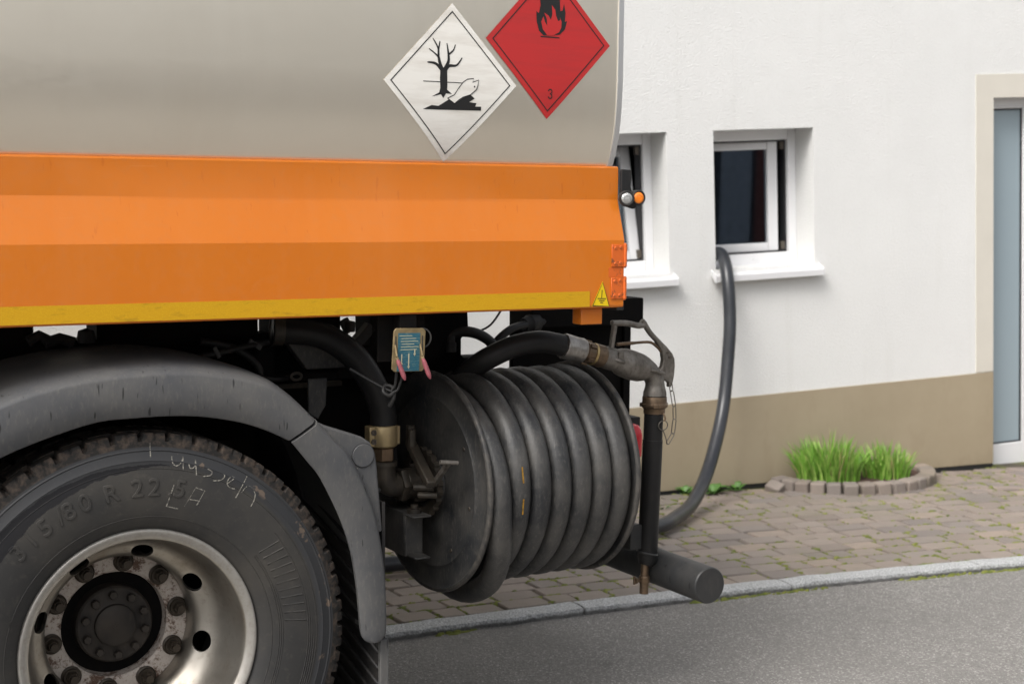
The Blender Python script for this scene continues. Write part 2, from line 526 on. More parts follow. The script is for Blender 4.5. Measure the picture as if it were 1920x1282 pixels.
    def build(s, name, mat, parent=None, fr=None, smooth=35, bevel=0, seg=2):
        mats = mat if isinstance(mat, (list, tuple)) else [mat]
        me = s.mesh(name, root_base(parent), smooth)
        for m_ in mats: me.materials.append(M[m_])
        o = link(name, me, None, parent, fr)
        if bevel:
            b = o.modifiers.new('bevel', 'BEVEL')
            b.width = bevel; b.segments = seg; b.limit_method = 'ANGLE'; b.angle_limit = R(40)
        return o
def smooth_path(pts, n_=8):
    P = [Vector(p) for p in pts]; out = []
    for i in range(len(P)-1):
        p0, p1, p2, p3 = P[max(i-1, 0)], P[i], P[i+1], P[min(i+2, len(P)-1)]
        for k in range(n_):
            t = k/n_
            out.append(.5*((2*p1)+(p2-p0)*t+(2*p0-5*p1+4*p2-p3)*t*t+(3*p1-p0-3*p2+p3)*t**3))
    out.append(P[-1])
    return out
def lerp(a, b, t): return a+(b-a)*t
def sstep(t):
    t = max(0, min(1, t)); return t*t*(3-2*t)

# ================================================================== GROUND
def kerb_y(x):
    if x < .9: return 1.30
    if x > 6.0: return 1.30-.0255*26.01-.26*(x-6)
    return 1.30-.0255*(x-.9)**2
def wall_y(x): return 2.964+(x-4.871)*(-.1492)
def pave_z(x, y):
    t = (y-kerb_y(x))/max(.3, wall_y(x)-kerb_y(x))
    zw = max(.014, .006+(min(max(x, 2.5), 7.5)-3.763)*.0169)
    return lerp(.028, zw, max(0, min(1, t)))
mb = MB()
mb.add([(-250, -250, 0), (250, -250, 0), (250, 250, 0), (-250, 250, 0)], [(0, 1, 2, 3)])
tag(mb.build('road', 'asphalt', fr=MT, smooth=0), 'grey worn asphalt road sloping down past the kerb', 'road', kind='structure')
# pavement bed
xs = [-9+.5*i for i in range(36)]
pv = MB(); vs = []; fs = []
NY = 8
for x in xs:
    for j in range(NY+1):
        y = lerp(kerb_y(x)+.03, wall_y(x)+.25, j/NY)
        vs.append((x, y, pave_z(x, y)-.012))
for i in range(len(xs)-1):
    for j in range(NY):
        a = i*(NY+1)+j
        fs.append((a, a+NY+1, a+NY+2, a+1))
pv.add(vs, fs)
pavement = tag(pv.build('pavement', 'joint_soil', fr=MT), 'brown block paved pavement between kerb and house', 'pavement', kind='structure')
# kerb stones
kerb = thing('kerb', 'pale grey granite kerb along the road edge', 'kerb', (0, 0, 0), MT)
kerb['kind'] = 'structure'
joints = [-4.8+.97*i for i in range(13)]
joints = [2.10+.965*(i-7) for i in range(14)]
for a, b in zip(joints[:-1], joints[1:]):
    m = MB(); vs = []; fs = []; ns = 40
    for i in range(ns+1):
        x = lerp(a+.005, b-.005, i/ns); ky = kerb_y(x)
        e = .011*(mnoise.noise(Vector((x*7, 1, 3)))+.8*mnoise.noise(Vector((x*27, 5, 3))))
        h = .004*mnoise.noise(Vector((x*7, 9, 1)))
        for y, z in ((ky+e*.9+.006, -.03), (ky+e+.002, .020), (ky+e+.004, .0275+h), (ky+.05, .0325+h), (ky+.098+.3*e, .031+h), (ky+.104, .0)):
            vs.append((x, y, z))
    for i in range(ns):
        for j in range(5):
            k = i*6+j; fs.append((k, k+6, k+7, k+1))
    fs += [tuple(range(6)), tuple(reversed(range(ns*6, ns*6+6)))]
    m.add(vs, fs)
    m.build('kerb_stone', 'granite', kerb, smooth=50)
# pavers
def paver_mesh(L, W, seed):
    rg = random.Random(seed)
    c = [(-L/2, -W/2), (L/2, -W/2), (L/2, W/2), (-L/2, W/2)]
    j = lambda: rg.uniform(-.0045, .0045)
    out = [(x+j(), y+j()) for x, y in c]
    # rounded-off corners: eight-sided outline
    ring = []
    for i in range(4):
        p, q, r_ = Vector(out[i-1]), Vector(out[i]), Vector(out[(i+1) % 4])
        k = rg.uniform(.003, .008)
        ring.append(q+(p-q).normalized()*k); ring.append(q+(r_-q).normalized()*k)
    cen = sum(ring, Vector((0, 0)))/8
    vs = [(p.x, p.y, -.03) for p in ring]+[(p.x, p.y, -.006+rg.uniform(-.001, .001)) for p in ring]
    for p in ring:
        q = p+(cen-p).normalized()*.005
        vs.append((q.x, q.y, rg.uniform(-.001, .0008)))
    fs = []
    for k in (0, 8):
        for i in range(8):
            l = (i+1) % 8
            fs.append((k+i, k+l, k+8+l, k+8+i))
    fs.append(tuple(range(16, 24)))
    return MB().add(vs, fs)
LEN = (.115, .165, .21)
PMB = {(L, s): paver_mesh(L-.010, .114, i*10+s) for i, L in enumerate(LEN) for s in range(4)}
PME = {}
for k, m in PMB.items():
    me = m.mesh('paver', smooth=40); me.materials.append(M['paver']); PME[k] = me
ROW = .124
cands = []
rg = random.Random(3)
row = 0
while True:
    off = .112+ROW*(row+.5)
    if off > 2.4: break
    x = -2.0+rg.uniform(0, .2)
    while x < 8.4:
        L = rg.choice((LEN[0], LEN[1], LEN[1], LEN[2], LEN[2]))
        xc = x+L/2; yc = kerb_y(xc)+off
        x += L
        if yc > wall_y(xc)-.02: continue
        # planting bed keeps its soil free
        wxl = (xc-4.871)*.988+(yc-2.964)*-.148; wyl = (xc-4.871)*.148+(yc-2.964)*.988
        if ((wxl-.06)/.44)**2+((wyl)/.36)**2 < 1: continue
        sl = math.atan(-.051*(xc-.9)) if .9 < xc < 6 else (0 if xc < .9 else -.26)
        cands.append((xc, yc, pave_z(xc, yc)+rg.uniform(-.003, .003), sl+rg.uniform(-.02, .02), L, rg.randrange(4), rg.uniform(-.012, .012), rg.uniform(-.012, .012)))
    row += 1
def in_view(p):
    wpt = MT @ Vector(p); d = wpt-Vector((0, 0, CAM_H)); z = d.dot(cf)
    u = 960+2900*d.dot(cr)/z; v = 641-2900*d.dot(cu)/z
    return z, -40 < u < 1960 and v < 1300 and u > 690
vis = []; rest = []
for c in cands:
    z, ok = in_view(c[:3])
    (vis if ok else rest).append((z, c))
vis.sort()
rest += vis[300:]; vis = vis[:300]
for z, (xc, yc, zc, rz, L, s, tx, ty) in vis:
    o = link('paver', PME[(L, s)], None, pavement, loc=(xc, yc, zc), rot=(tx, ty, rz))
big = MB()
for z, (xc, yc, zc, rz, L, s, tx, ty) in rest:
    mt = Matrix.Translation((xc, yc, zc)) @ Matrix.Rotation(rz, 4, 'Z') @ Matrix.Rotation(tx, 4, 'X')
    m = PMB[(L, s)]
    big.add([mt @ Vector(v) for v in m.v], m.f)
o = big.build('paver_field', 'paver_mass', pavement, smooth=40); o['kind'] = 'stuff'
# moss cushions in the joints and along the kerb foot
ms = MB(); rg = random.Random(11)
def cushion(x, y, z, r, h):
    n_ = 6; vs = []; a0 = rg.uniform(0, 6); st = rg.choice((.9, 1.4, 2.2, 3.2))
    for k in range(n_):
        a = a0+2*math.pi*k/n_; q = r*rg.uniform(.6, 1.25)
        vs.append((x+math.cos(a)*q*st, y+math.sin(a)*q, z-.004))
    for k in range(n_):
        a = a0+2*math.pi*k/n_; q = r*rg.uniform(.35, .7)
        vs.append((x+math.cos(a)*q*st, y+math.sin(a)*q, z+h*rg.uniform(.5, .9)))
    vs.append((x, y, z+h))
    ms.add(vs, [(k, (k+1) % n_, n_+(k+1) % n_, n_+k) for k in range(n_)]+[(n_+k, n_+(k+1) % n_, 2*n_) for k in range(n_)])
for xc, yc, zc, rz, L, s, tx, ty in cands:
    if xc < 1.0: continue
    dens = mnoise.noise(Vector((xc*.9, yc*1.7, 4)))+.25
    if rg.random() < .65+dens*1.2:
        for _ in range(rg.choice((3, 5, 8, 11))):
            if rg.random() < .6: dx, dy = rg.uniform(-L/2, L/2), rg.choice((-1, 1))*.061
            else: dx, dy = L/2, rg.uniform(-.06, .06)
            cushion(xc+dx, yc+dy, zc-.006, rg.uniform(.006, .0165), rg.uniform(.005, .012))
x = 1.0
while x < 6.6:
    if mnoise.noise(Vector((x*1.6, 2, 8)))+(.12 if x > 3 else -.2) > 0:
        cushion(x, kerb_y(x)-rg.uniform(0, .022), .0, rg.uniform(.006, .013), rg.uniform(.003, .011))
    x += rg.uniform(.006, .02)
tag(ms.build('moss', 'moss', fr=MT, smooth=60), 'yellow green moss growing in the paving joints and kerb foot', 'moss', kind='stuff')

# ================================================================== HOUSE
house = thing('house', 'white rendered house with brown plinth behind the tanker', 'house', (0, 0, -.1), MW)
WZ0, WZ1 = 1.245, 2.0
OPEN = [(-1.66, -1.033, WZ0, WZ1), (-.752, -.125, WZ0, WZ1), (1.087, 2.25, -.3, 2.137)]
xc = sorted({-9.0, 5.0, *[a for o in OPEN for a in o[:2]]})
zc = sorted({-.8, 6.0, *[a for o in OPEN for a in o[2:]]})
m = MB()
def inopen(x, z): return any(a < x < b and c_ < z < d for a, b, c_, d in OPEN)
for i in range(len(xc)-1):
    for j in range(len(zc)-1):
        if inopen((xc[i]+xc[i+1])/2, (zc[j]+zc[j+1])/2): continue
        for y in (0, .36):
            m.add([(xc[i], y, zc[j]), (xc[i+1], y, zc[j]), (xc[i+1], y, zc[j+1]), (xc[i], y, zc[j+1])], [(0, 1, 2, 3)])
for a, b, c_, d in OPEN:
    for q in (((a, c_), (a, d)), ((b, c_), (b, d)), ((a, d), (b, d)), ((a, c_), (b, c_))):
        (x0, z0), (x1, z1) = q
        m.add([(x0, 0, z0), (x1, 0, z1), (x1, .36, z1), (x0, .36, z0)], [(0, 1, 2, 3)])
wall = m.build('wall', 'white_render', house, smooth=0)
m = MB()
m.box((-9, 6.0, -.8), (5, 6.2, 6)).box((-9, .36, -.8), (-8.8, 6, 6)).box((4.8, .36, -.8), (5, 6, 6)).box((-8.8, .36, 5.8), (4.8, 6, 6)).box((-8.8, .36, -.8), (4.8, 6, -.3))
m.box((-8.8, 2.2, -.3), (4.8, 2.3, 5.8))
m.build('inner_wall', 'room_dark', house, smooth=0)
m = MB()
m.prism_x([(-.5, 5.95), (3.1, 8.6), (6.7, 5.95), (6.7, 6.15), (3.1, 8.85), (-.5, 6.15)], -9.3, 5.3)
m.build('roof', 'roof_tile', house, smooth=0)
# plinth: lower edge hovers a finger above the paving
def wall_ground(xw):       # pavement height in house coordinates
    return .0385-(xw+1.12)*.0347
for x0, x1 in ((-9.0, 1.087), (2.25, 5.0)):
    m = MB(); vs = []; k = 24
    for i in range(k+1):
        x = lerp(x0, x1, i/k); zb = wall_ground(x)+.014+.006*mnoise.noise(Vector((x*5, 0, 0)))
        vs += [(x, -.006, zb), (x, -.006, .528), (x, .004, .530), (x, .06, zb)]
    fs = []
    for i in range(k):
        a = i*4
        fs += [(a, a+4, a+5, a+1), (a+1, a+5, a+6, a+2), (a+3, a+7, a+4, a)]
    fs += [(0, 1, 2, 3), (k*4+3, k*4+2, k*4+1, k*4)]
    m.add(vs, fs)
    m.build('plinth', 'plinth_paint', house, smooth=0)
m = MB(); vs = []
for x in (-9.0, 1.087): vs += [(x, -.002, -.8), (x, -.002, wall_ground(x)+.05), (x, .05, wall_ground(x)+.05)]
m.add(vs, [(0, 3, 4, 1), (1, 4, 5, 2)]); m.build('gap_shade', 'gasket', house, smooth=0)  # dark strip standing in for the shade in the gap under the plinth
# door surround band
m = MB()
m.box((.965, -.005, .534), (1.087, .003, 2.273)).box((1.0872, -.005, 2.137), (2.37, .003, 2.273)).box((2.25, -.005, .534), (2.37, .003, 2.1368))
m.build('door_surround', 'surround_paint', house, smooth=0)
# windows
def ringframe(m, x0, x1, z0, z1, t, y0, y1, mat=None, tb=None):
    tb = tb or t
    m.box((x0, y0, z0), (x0+t, y1, z1), mat=mat); m.box((x1-t, y0, z0), (x1, y1, z1), mat=mat)
    m.box((x0+t, y0+.0005, z0), (x1-t, y1-.0005, z0+tb), mat=mat); m.box((x0+t, y0+.0005, z1-tb), (x1-t, y1-.0005, z1), mat=mat)
def window(x0, x1, mode):
    m = MB()
    ringframe(m, x0, x1, WZ0, WZ1, .052, .19, .26, tb=.06)
    wob = m.build('window', 'white_plastic', house, bevel=.004)
    m = MB()          # second step of the frame around the sash
    ringframe(m, x0+.05, x1-.05, WZ0+.058, WZ1-.058, .012, .215, .275)
    m.build('frame_rebate', 'gasket', wob)
    a0, a1, b0, b1 = x0+.045, x1-(.098 if mode == 'turn' else .062), WZ0+.052, WZ1-.05
    if mode == 'turn':
        piv = Vector((a1, .235, 0)); mt = Matrix.Translation(piv) @ Matrix.Rotation(R(-9), 4, 'Z') @ Matrix.Translation(-piv)
    else:
        piv = Vector((0, .235, b0)); mt = Matrix.Translation(piv) @ Matrix.Rotation(R(-11), 4, 'X') @ Matrix.Translation(-piv)
    m = MB(); ringframe(m, a0, a1, b0, b1, .062, .225, .285, mt)
    s_ = m.build('sash', 'white_plastic', wob, bevel=.005)
    m = MB(); m.box((a0+.058, .250, b0+.058), (a1-.058, .262, b1-.058), mat=mt)
    m.build('pane', 'glass', wob, smooth=0)
    m = MB(); m.disc(mt @ Vector((a1-.03, .285, (b0+b1)/2)), mt.to_3x3() @ Vector((0, 1, 0)), .014, .03)
    m.build('handle', 'white_plastic', wob)
    for za, zb in ((WZ1-.115, WZ1-.072), (WZ0+.075, WZ0+.12)):
        MB().box((x1-.085, .215, za), (x1-.064, .238, zb)).build('hinge', 'bolt_steel', wob)
    for xx in (x0+.34, x0+.14):
        MB().box((xx, .186, WZ0+.024), (xx+.03, .192, WZ0+.034)).build('drain_cap', 'white_plastic', wob)
    # sill: sloped sheet with turned-down nose and end caps
    m = MB()
    m.prism_x([(.20, WZ0+.004), (-.052, WZ0-.028), (-.056, WZ0-.032), (-.056, WZ0-.066), (-.050, WZ0-.066), (-.048, WZ0-.036), (.20, WZ0-.006)], x0-.025, x1+.022)
    for xa in (x0-.030, x1+.021):
        m.prism_x([(.001, WZ0+.003), (-.058, WZ0-.024), (-.058, WZ0-.068), (-.046, WZ0-.068), (-.001, WZ0-.03)], xa, xa+.006)
    m.build('sill', 'sill_metal', wob, smooth=0, bevel=.002)
    return wob
window(-1.66, -1.033, 'tilt')['label'] = 'left window with its sash tilted inward at the top'
window(-.752, -.125, 'turn')['label'] = 'right window with sash ajar and the hose over its sill'
# door
m = MB()
m.box((1.087, .10, -.30), (1.15, .18, 2.137)).box((1.150, .101, 2.09), (2.187, .179, 2.137)).box((2.187, .10, -.30), (2.25, .18, 2.137))
m.box((1.384, .10, -.30), (1.46, .18, 2.0898)).box((1.1502, .101, -.30), (1.3838, .179, .062)).box((1.1502, .1012, 2.076), (1.3838, .178, 2.0898))
door = m.build('door', 'white_plastic', house, bevel=.004)
m = MB(); ringframe(m, 1.150, 1.384, .062, 2.076, .010, .112, .150); m.build('gasket', 'gasket', door)
m = MB(); m.box((1.158, .118, .07), (1.376, .14, 2.068)); m.build('pane', 'satin_glass', door, smooth=0)
m = MB(); ringframe(m, 1.475, 2.17, -.05, 2.075, .11, .09, .155); m.build('door_leaf', 'white_plastic', door, bevel=.004)
m = MB(); m.box((1.585, .11, .06), (2.06, .13, 1.965)); m.build('pane', 'satin_glass', door, smooth=0)
m = MB(); m.tube([(1.53, .04, .75), (1.53, .04, 1.35)], .013).tube([(1.53, .04, .85), (1.53, .095, .85)], .009).tube([(1.53, .04, 1.25), (1.53, .095, 1.25)], .009)
m.build('handle', 'ferrule_alloy', door)

# ================================================================== PLANTING BED
bed_z = lambda xw, yw: .0385-(xw+1.12)*.0347+.004
bed = thing('planting_bed', 'half round bed edged with reddish paving bricks by the plinth', 'flower bed', (.02, -.2, .0), MW)
m = MB(); vs = [(.02, -.02, bed_z(.02, 0)+.035)]; k = 24
for i in range(k+1):
    a = math.pi+math.pi*i/k
    vs.append((.06+.44*math.cos(a), -.01+.37*math.sin(a), bed_z(.06+.44*math.cos(a), 0)+.02+.008*mnoise.noise(Vector((i, 0, 0)))))
m.add(vs, [(0, i, i+1) for i in range(1, k+1)])
m.build('soil', 'soil', bed)
rg = random.Random(5)
brk = []
NBR = 16
for s in range(4):
    q = MB(); L, W_, H_ = .078, .09, .048
    q.box((-L/2, -W_/2, -.03), (L/2, W_/2, H_+rg.uniform(-.004, .004)))
    me = q.mesh('brick', smooth=0)
    me.materials.append(M['paver'])
    brk.append(me)
for i in range(NBR):
    a = math.pi*(1.02+.97*(i+.5)/NBR)
    x = .06+.475*math.cos(a); y = -.01+.405*math.sin(a)
    tx, ty = -.475*math.sin(a), .405*math.cos(a)
    o = link('brick', brk[i % 4], None, bed, loc=(x-.02, y+.2, bed_z(x, y)), rot=(rg.uniform(-.06, .06), rg.uniform(-.05, .05), math.atan2(ty, tx)+rg.uniform(-.05, .05)))
    b = o.modifiers.new('bevel', 'BEVEL'); b.width = .009; b.segments = 2
o = link('brick', brk[1], None, bed, loc=(-.515, .05, bed_z(-.5, -.1)-.012), rot=(.25, -.3, .5))
b = o.modifiers.new('bevel', 'BEVEL'); b.width = .009; b.segments = 2
def grass(name, label, cx, cy, sx, sy, n_, h, seed):
    rg = random.Random(seed)
    t = thing(name, label, 'grass', (cx, cy, bed_z(cx, cy)+.02), MW, 'grass clumps in the brick bed')
    for mat, frac in (('grass_blade', .66), ('grass_tip', .27), ('grass_dry', .07)):
        m = MB()
        for i in range(int(n_*frac)):
            rr = math.sqrt(rg.random()); a = rg.uniform(0, 6.283)
            bx, by = cx+sx*rr*math.cos(a)*.8, cy+sy*rr*math.sin(a)*.8
            hh = h*rg.uniform(.42, 1.1)*(1-.25*rr)
            lx, ly = .34*rr*math.cos(a)+rg.choice((1, 1, 1, 2.2))*rg.uniform(-.24, .24), .3*rr*math.sin(a)+rg.uniform(-.22, .22)
            wv = rg.uniform(.0024, .0062); wa = rg.uniform(0, 3.14)
            wxv, wyv = math.cos(wa)*wv, math.sin(wa)*wv
            z0 = bed_z(bx, by)+.015; vs = []
            for k, tt in enumerate((0, .4, .75)):
                px = bx+lx*hh*tt*tt; py = by+ly*hh*tt*tt; pz = z0+hh*tt*(1-.15*tt*abs(lx))
                ww = 1-.35*tt
                vs += [(px-wxv*ww, py-wyv*ww, pz), (px+wxv*ww, py+wyv*ww, pz)]
            vs.append((bx+lx*hh, by+ly*hh, z0+hh*(1-.25*abs(lx))))
            m.add(vs, [(0, 1, 3, 2), (2, 3, 5, 4), (4, 5, 6)])
        me = m.mesh('blades', root_base(t), 0, recalc=False); me.materials.append(M[mat])
        link('blades', me, None, t)
grass('grass_clump', 'taller bright green grass clump at the left of the brick bed', -.16, -.17, .23, .14, 560, .31, 1)
grass('grass_clump', 'shorter bright green grass clump at the right of the brick bed', .21, -.18, .17, .13, 360, .235, 2)
def weed(label, xw, yw, r_, nl, seed):
    rg = random.Random(seed)
    t = thing('weed', label, 'weed', (xw, yw, bed_z(xw, yw)-.004), MW, 'weeds at the foot of the plinth')
    m = MB()
    for i in range(nl):
        a = rg.uniform(0, 6.28); L = r_*rg.uniform(.5, 1.1); w_ = L*.30; up = rg.uniform(.35, 1.3)
        d = Vector((math.cos(a), math.sin(a), 0)); s_ = Vector((-d.y, d.x, 0)); b0 = Vector((xw, yw, bed_z(xw, yw)-.004))+d*.004
        p1 = b0+d*L*.45+Vector((0, 0, L*.5*up)); p2 = b0+d*L+Vector((0, 0, L*.5*up))
        m.add([b0, p1-s_*w_, p1+Vector((0, 0, -.004)), p1+s_*w_, p2], [(0, 1, 2), (0, 2, 3), (1, 4, 2), (2, 4, 3)])
    me = m.mesh('leaf_rosette', root_base(t), 30, recalc=False); me.materials.append(M['weed_leaf'])
    link('leaf_rosette', me, None, t)
weed('small green weed at the plinth just left of the brick bed', -.69, -.075, .07, 12, 1)
weed('broad leaved green weed just right of the hanging hose', -.86, -.115, .085, 16, 2)
weed('green weed at the plinth behind the hanging hose', -1.0, -.06, .07, 12, 3)
weed('tiny green weed in the paving beside the nozzle holder', -1.30, -.39, .04, 9, 4)

# ================================================================== DELIVERY HOSE
pts = [(4.30, 3.62, 1.10), (4.19, 3.30, 1.285), (4.128, 3.115, 1.318), (4.072, 2.984, 1.212), (4.045, 2.915, .972), (4.005, 2.875, .745), (3.945, 2.825, .523), (3.84, 2.745, .345),
       (3.69, 2.635, .178), (3.489, 2.477, .090), (3.275, 2.314, .074), (3.10, 2.205, .073), (2.7, 2.09, .073), (2.1, 2.08, .074), (1.65, 2.10, .074), (1.0, 2.13, .074), (-.2, 2.10, .076), (-2.5, 1.95, .078)]
m = MB()
m.tube(smooth_path(pts, 8), .0345, 20)
hb = m.build('delivery_hose', 'hose_smooth', fr=MT, smooth=60)
tag(hb, 'long black filling hose hanging from the window down to the pavement', 'hose')

# ================================================================== TANKER TRUCK
truck = thing('tanker_truck', 'orange and silver heating oil tanker with hose reel at its rear', 'truck', (0, 0, 0), MT)
X0 = -3.6
# --- tank
TA, TB, TN, TZ, TY = 1.25, .64, 4.5, 2.15, 1.247
def tank_ring(k=96, inset=0):
    out = []
    for i in range(k):
        a = 2*math.pi*i/k
        c_, s_ = math.cos(a), math.sin(a)
        out.append((TY+(TA-inset)*math.copysign(abs(c_)**(2/TN), c_), TZ+(TB-inset)*math.copysign(abs(s_)**(2/TN), s_)))
    return out
def tank_y(z):
    t = min(1, abs(z-TZ)/TB)
    return TY-TA*(1-t**TN)**(1/TN)
XT = 1.398
m = MB(); ring = tank_ring(); K = len(ring)
stx = [X0, -2.4, -1.2, 0, 1.0, XT-.012]
vs = [(x, y, z) for x in stx for y, z in ring]; fs = []
for i in range(len(stx)-1):
    for k in range(K):
        l = (k+1) % K; fs.append((i*K+k, i*K+l, i*K+K+l, i*K+K+k))
m.add(vs, fs+[tuple(range(K))])
tank = m.build('tank', 'aluminium', truck, smooth=30)
m = MB(); vs = []
prof = [(-.014, .004), (-.014, -.004), (.002, -.004), (.005, -.001), (.005, .03), (.012, .12), (.02, .3)]
for dx, ins in prof: vs += [(XT+dx, y, z) for y, z in tank_ring(inset=ins)]
fs = []
for i in range(len(prof)-1):
    for k in range(K):
        l = (k+1) % K; fs.append((i*K+k, i*K+l, i*K+K+l, i*K+K+k))
fs.append(tuple((len(prof)-1)*K+k for k in range(K)))
m.add(vs, fs)
m.build('end_rim', 'aluminium_edge', tank, smooth=40)
# --- hazard placards lying on the tank skin
def stroke(pts, w_):
    pts = [Vector(p) for p in pts]; n_ = len(pts); L = []; Rr = []
    ws = w_ if isinstance(w_, (list, tuple)) else [w_]*n_
    if len(ws) == 2 and n_ > 2: ws = [lerp(ws[0], ws[1], i/(n_-1)) for i in range(n_)]
    for i, p in enumerate(pts):
        t = (pts[min(i+1, n_-1)]-pts[max(i-1, 0)]).normalized(); nn = Vector((-t.y, t.x))*ws[i]/2
        L.append(p+nn); Rr.append(p-nn)
    return [(L[i], Rr[i], Rr[i+1], L[i+1]) for i in range(n_-1)]
def placard_layer(name, polys, cx, cz, hx, hz, off, mat, parent):
    bm = bmesh.new()
    for poly in polys:
        f = bm.faces.new([bm.verts.new((cx+p[0]*hx, 0, cz+p[1]*hz)) for p in poly])
    bm.normal_update()
    bmesh.ops.triangulate(bm, faces=bm.faces[:])
    z = cz-hz+.012
    while z < cz+hz:
        bmesh.ops.bisect_plane(bm, geom=bm.verts[:]+bm.edges[:]+bm.faces[:], plane_co=(0, 0, z), plane_no=(0, 0, 1)); z += .012
    for v in bm.verts: v.co.y = tank_y(v.co.z)-off
    for f in bm.faces:
        f.normal_update()
        if f.normal.y > 0: f.normal_flip()
    me = bpy.data.meshes.new(name); bm.to_mesh(me); bm.free()
    me.shade_smooth(); me.materials.append(M[mat])
    return link(name, me, None, parent)
def dia(k): return [(-k, 0), (0, -k), (k, 0), (0, k)]
def dia_ring(k0, k1):
    a, b = dia(k0), dia(k1)
    return [(a[i], a[(i+1) % 4], b[(i+1) % 4], b[i]) for i in range(4)]
PC = dict(cx=.852, cz=1.9315, hx=.2005, hz=.2105)
p1 = placard_layer('hazard_placard', [dia(1)], off=.0015, mat='sign_white', parent=truck, **PC)
p1['label'] = 'white diamond placard with dead tree and fish symbol'
placard_layer('border', dia_ring(.905, .885), off=.0022, mat='print_black', parent=p1, **PC)
tree = [[(-0.172, 0.179), (-0.071, 0.183), (-0.062, -0.014), (-0.063, -0.089), (0.011, -0.138), (-0.079, -0.136), (-0.117, -0.196), (-0.153, -0.149), (-0.29, -0.182), (-0.18, -0.127), (-0.167, -0.074), (-0.175, 0.057)]]
def sm2(p, k=5): return [(v.x, v.y) for v in smooth_path([(a, b, 0) for a, b in p], k)]
for br_, w0, w1 in (([(-0.135, 0.151), (-0.174, 0.225), (-0.201, 0.327), (-0.21, 0.43), (-0.289, 0.549)], .055, .012), ([(-0.205, 0.40), (-0.191, 0.468), (-0.182, 0.516)], .024, .014),
                    ([(-0.195, 0.309), (-0.247, 0.354), (-0.344, 0.415)], .026, .012), ([(-0.135, 0.142), (-0.241, 0.232), (-0.365, 0.246)], .05, .016),
                    ([(-0.108, 0.162), (-0.052, 0.268), (-0.057, 0.38), (-0.078, 0.495)], .055, .012), ([(-0.054, 0.352), (0.02, 0.411), (0.05, 0.484)], .026, .012),
                    ([(-0.098, 0.154), (-0.039, 0.212), (0.073, 0.226), (0.154, 0.323)], .05, .014)):
    p = sm2(br_); tree += stroke(p, [lerp(w0, w1, i/(len(p)-1)) for i in range(len(p))])
gnd = [(-0.411, -0.343), (-0.285, -0.289), (-0.184, -0.296), (-0.031, -0.209), (0.054, -0.262), (0.181, -0.182), (0.284, -0.135), (0.36, -0.184), (0.277, -0.233), (0.39, -0.243), (0.372, -0.287), (0.466, -0.285), (0.466, -0.335), (-0.148, -0.343)]
fish = [(-0.054, -0.195), (0.045, -0.15), (0.108, -0.063), (0.172, 0.014), (0.237, 0.055), (0.333, 0.068), (0.317, 0.02), (0.41, 0.052), (0.398, -0.023), (0.378, -0.071), (0.291, -0.14), (0.18, -0.173), (0.115, -0.213), (0.054, -0.258)]
placard_layer('tree_symbol', tree+stroke([(-.422, .007), (.161, .005)], .010)+[gnd], off=.0022, mat='print_black', parent=p1, **PC)
placard_layer('fish_symbol', [fish], off=.0026, mat='sign_white', parent=p1, **PC)
placard_layer('fish_outline', stroke(fish+[fish[0]], .011)+[[(.349+.012*math.cos(a), -.035+.012*math.sin(a)) for a in [i*.785 for i in range(8)]]], off=.0031, mat='print_black', parent=p1, **PC)
PC = dict(cx=1.1555, cz=2.0565, hx=.2000, hz=.2115)
p2 = placard_layer('hazard_placard', [dia(1)], off=.0015, mat='sign_red', parent=truck, **PC)
p2['label'] = 'red diamond placard with black flame and figure 3'
placard_layer('border', dia_ring(.905, .885), off=.0022, mat='print_black', parent=p2, **PC)
flame = [(-0.098, 0.081), (-0.171, 0.136), (-0.209, 0.251), (-0.217, 0.387), (-0.176, 0.36), (-0.149, 0.468), (-0.168, 0.584), (-0.111, 0.684), (-0.017, 0.806), (0.045, 0.712), (0.154, 0.619), (0.171, 0.406), (0.207, 0.418), (0.229, 0.506), (0.255, 0.391), (0.246, 0.273), (0.282, 0.285), (0.248, 0.176), (0.166, 0.104), (0.046, 0.088)]
inner = [(-0.038, 0.082), (-0.111, 0.159), (-0.137, 0.255), (-0.103, 0.325), (-0.078, 0.258), (-0.04, 0.205), (-0.05, 0.298), (-0.092, 0.374), (-0.019, 0.338), (0.018, 0.286), (0.04, 0.361), (0.03, 0.477), (0.087, 0.421), (0.1, 0.344), (0.133, 0.278), (0.169, 0.289), (0.161, 0.332), (0.191, 0.271), (0.188, 0.193), (0.153, 0.133), (0.058, 0.087)]
placard_layer('flame_symbol', [flame]+stroke([(-.145, .064), (.162, .061)], .014), off=.0022, mat='print_black', parent=p2, **PC)
placard_layer('flame_core', [inner], off=.0027, mat='sign_red', parent=p2, **PC)
three = [(-0.001, -0.638), (0.013, -0.614), (0.044, -0.615), (0.059, -0.635), (0.053, -0.659), (0.029, -0.67), (0.055, -0.682), (0.061, -0.709), (0.047, -0.729), (0.016, -0.729), (-0.001, -0.708)]
placard_layer('figure', stroke([(a+.0, b) for a, b in three], .017), off=.0022, mat='print_black', parent=p2, **PC)
# --- orange side panel
XE = 1.418
prof = [(.16, 1.712), (.048, 1.719), (.041, 1.7175), (.0375, 1.713), (.0375, 1.622), (.035, 1.612), (.003, 1.517), (.0, 1.506), (.0, 1.319), (.002, 1.3135), (.007, 1.311), (.07, 1.311)]
m = MB(); vs = []; fs = []
sx_ = [X0, -2.5, -1.5, -.7, -.2, .1, .4, .8, 1.2, XE]
for x in sx_:
    for y, z in prof:
        d = .0022*mnoise.noise(Vector((x*2.3, z*6, 0))) if x < XE else 0
        vs.append((x, y+d, z))
k = len(prof)
for i in range(len(sx_)-1):
    for j in range(k-1): fs.append((i*k+j, i*k+j+1, (i+1)*k+j+1, (i+1)*k+j))
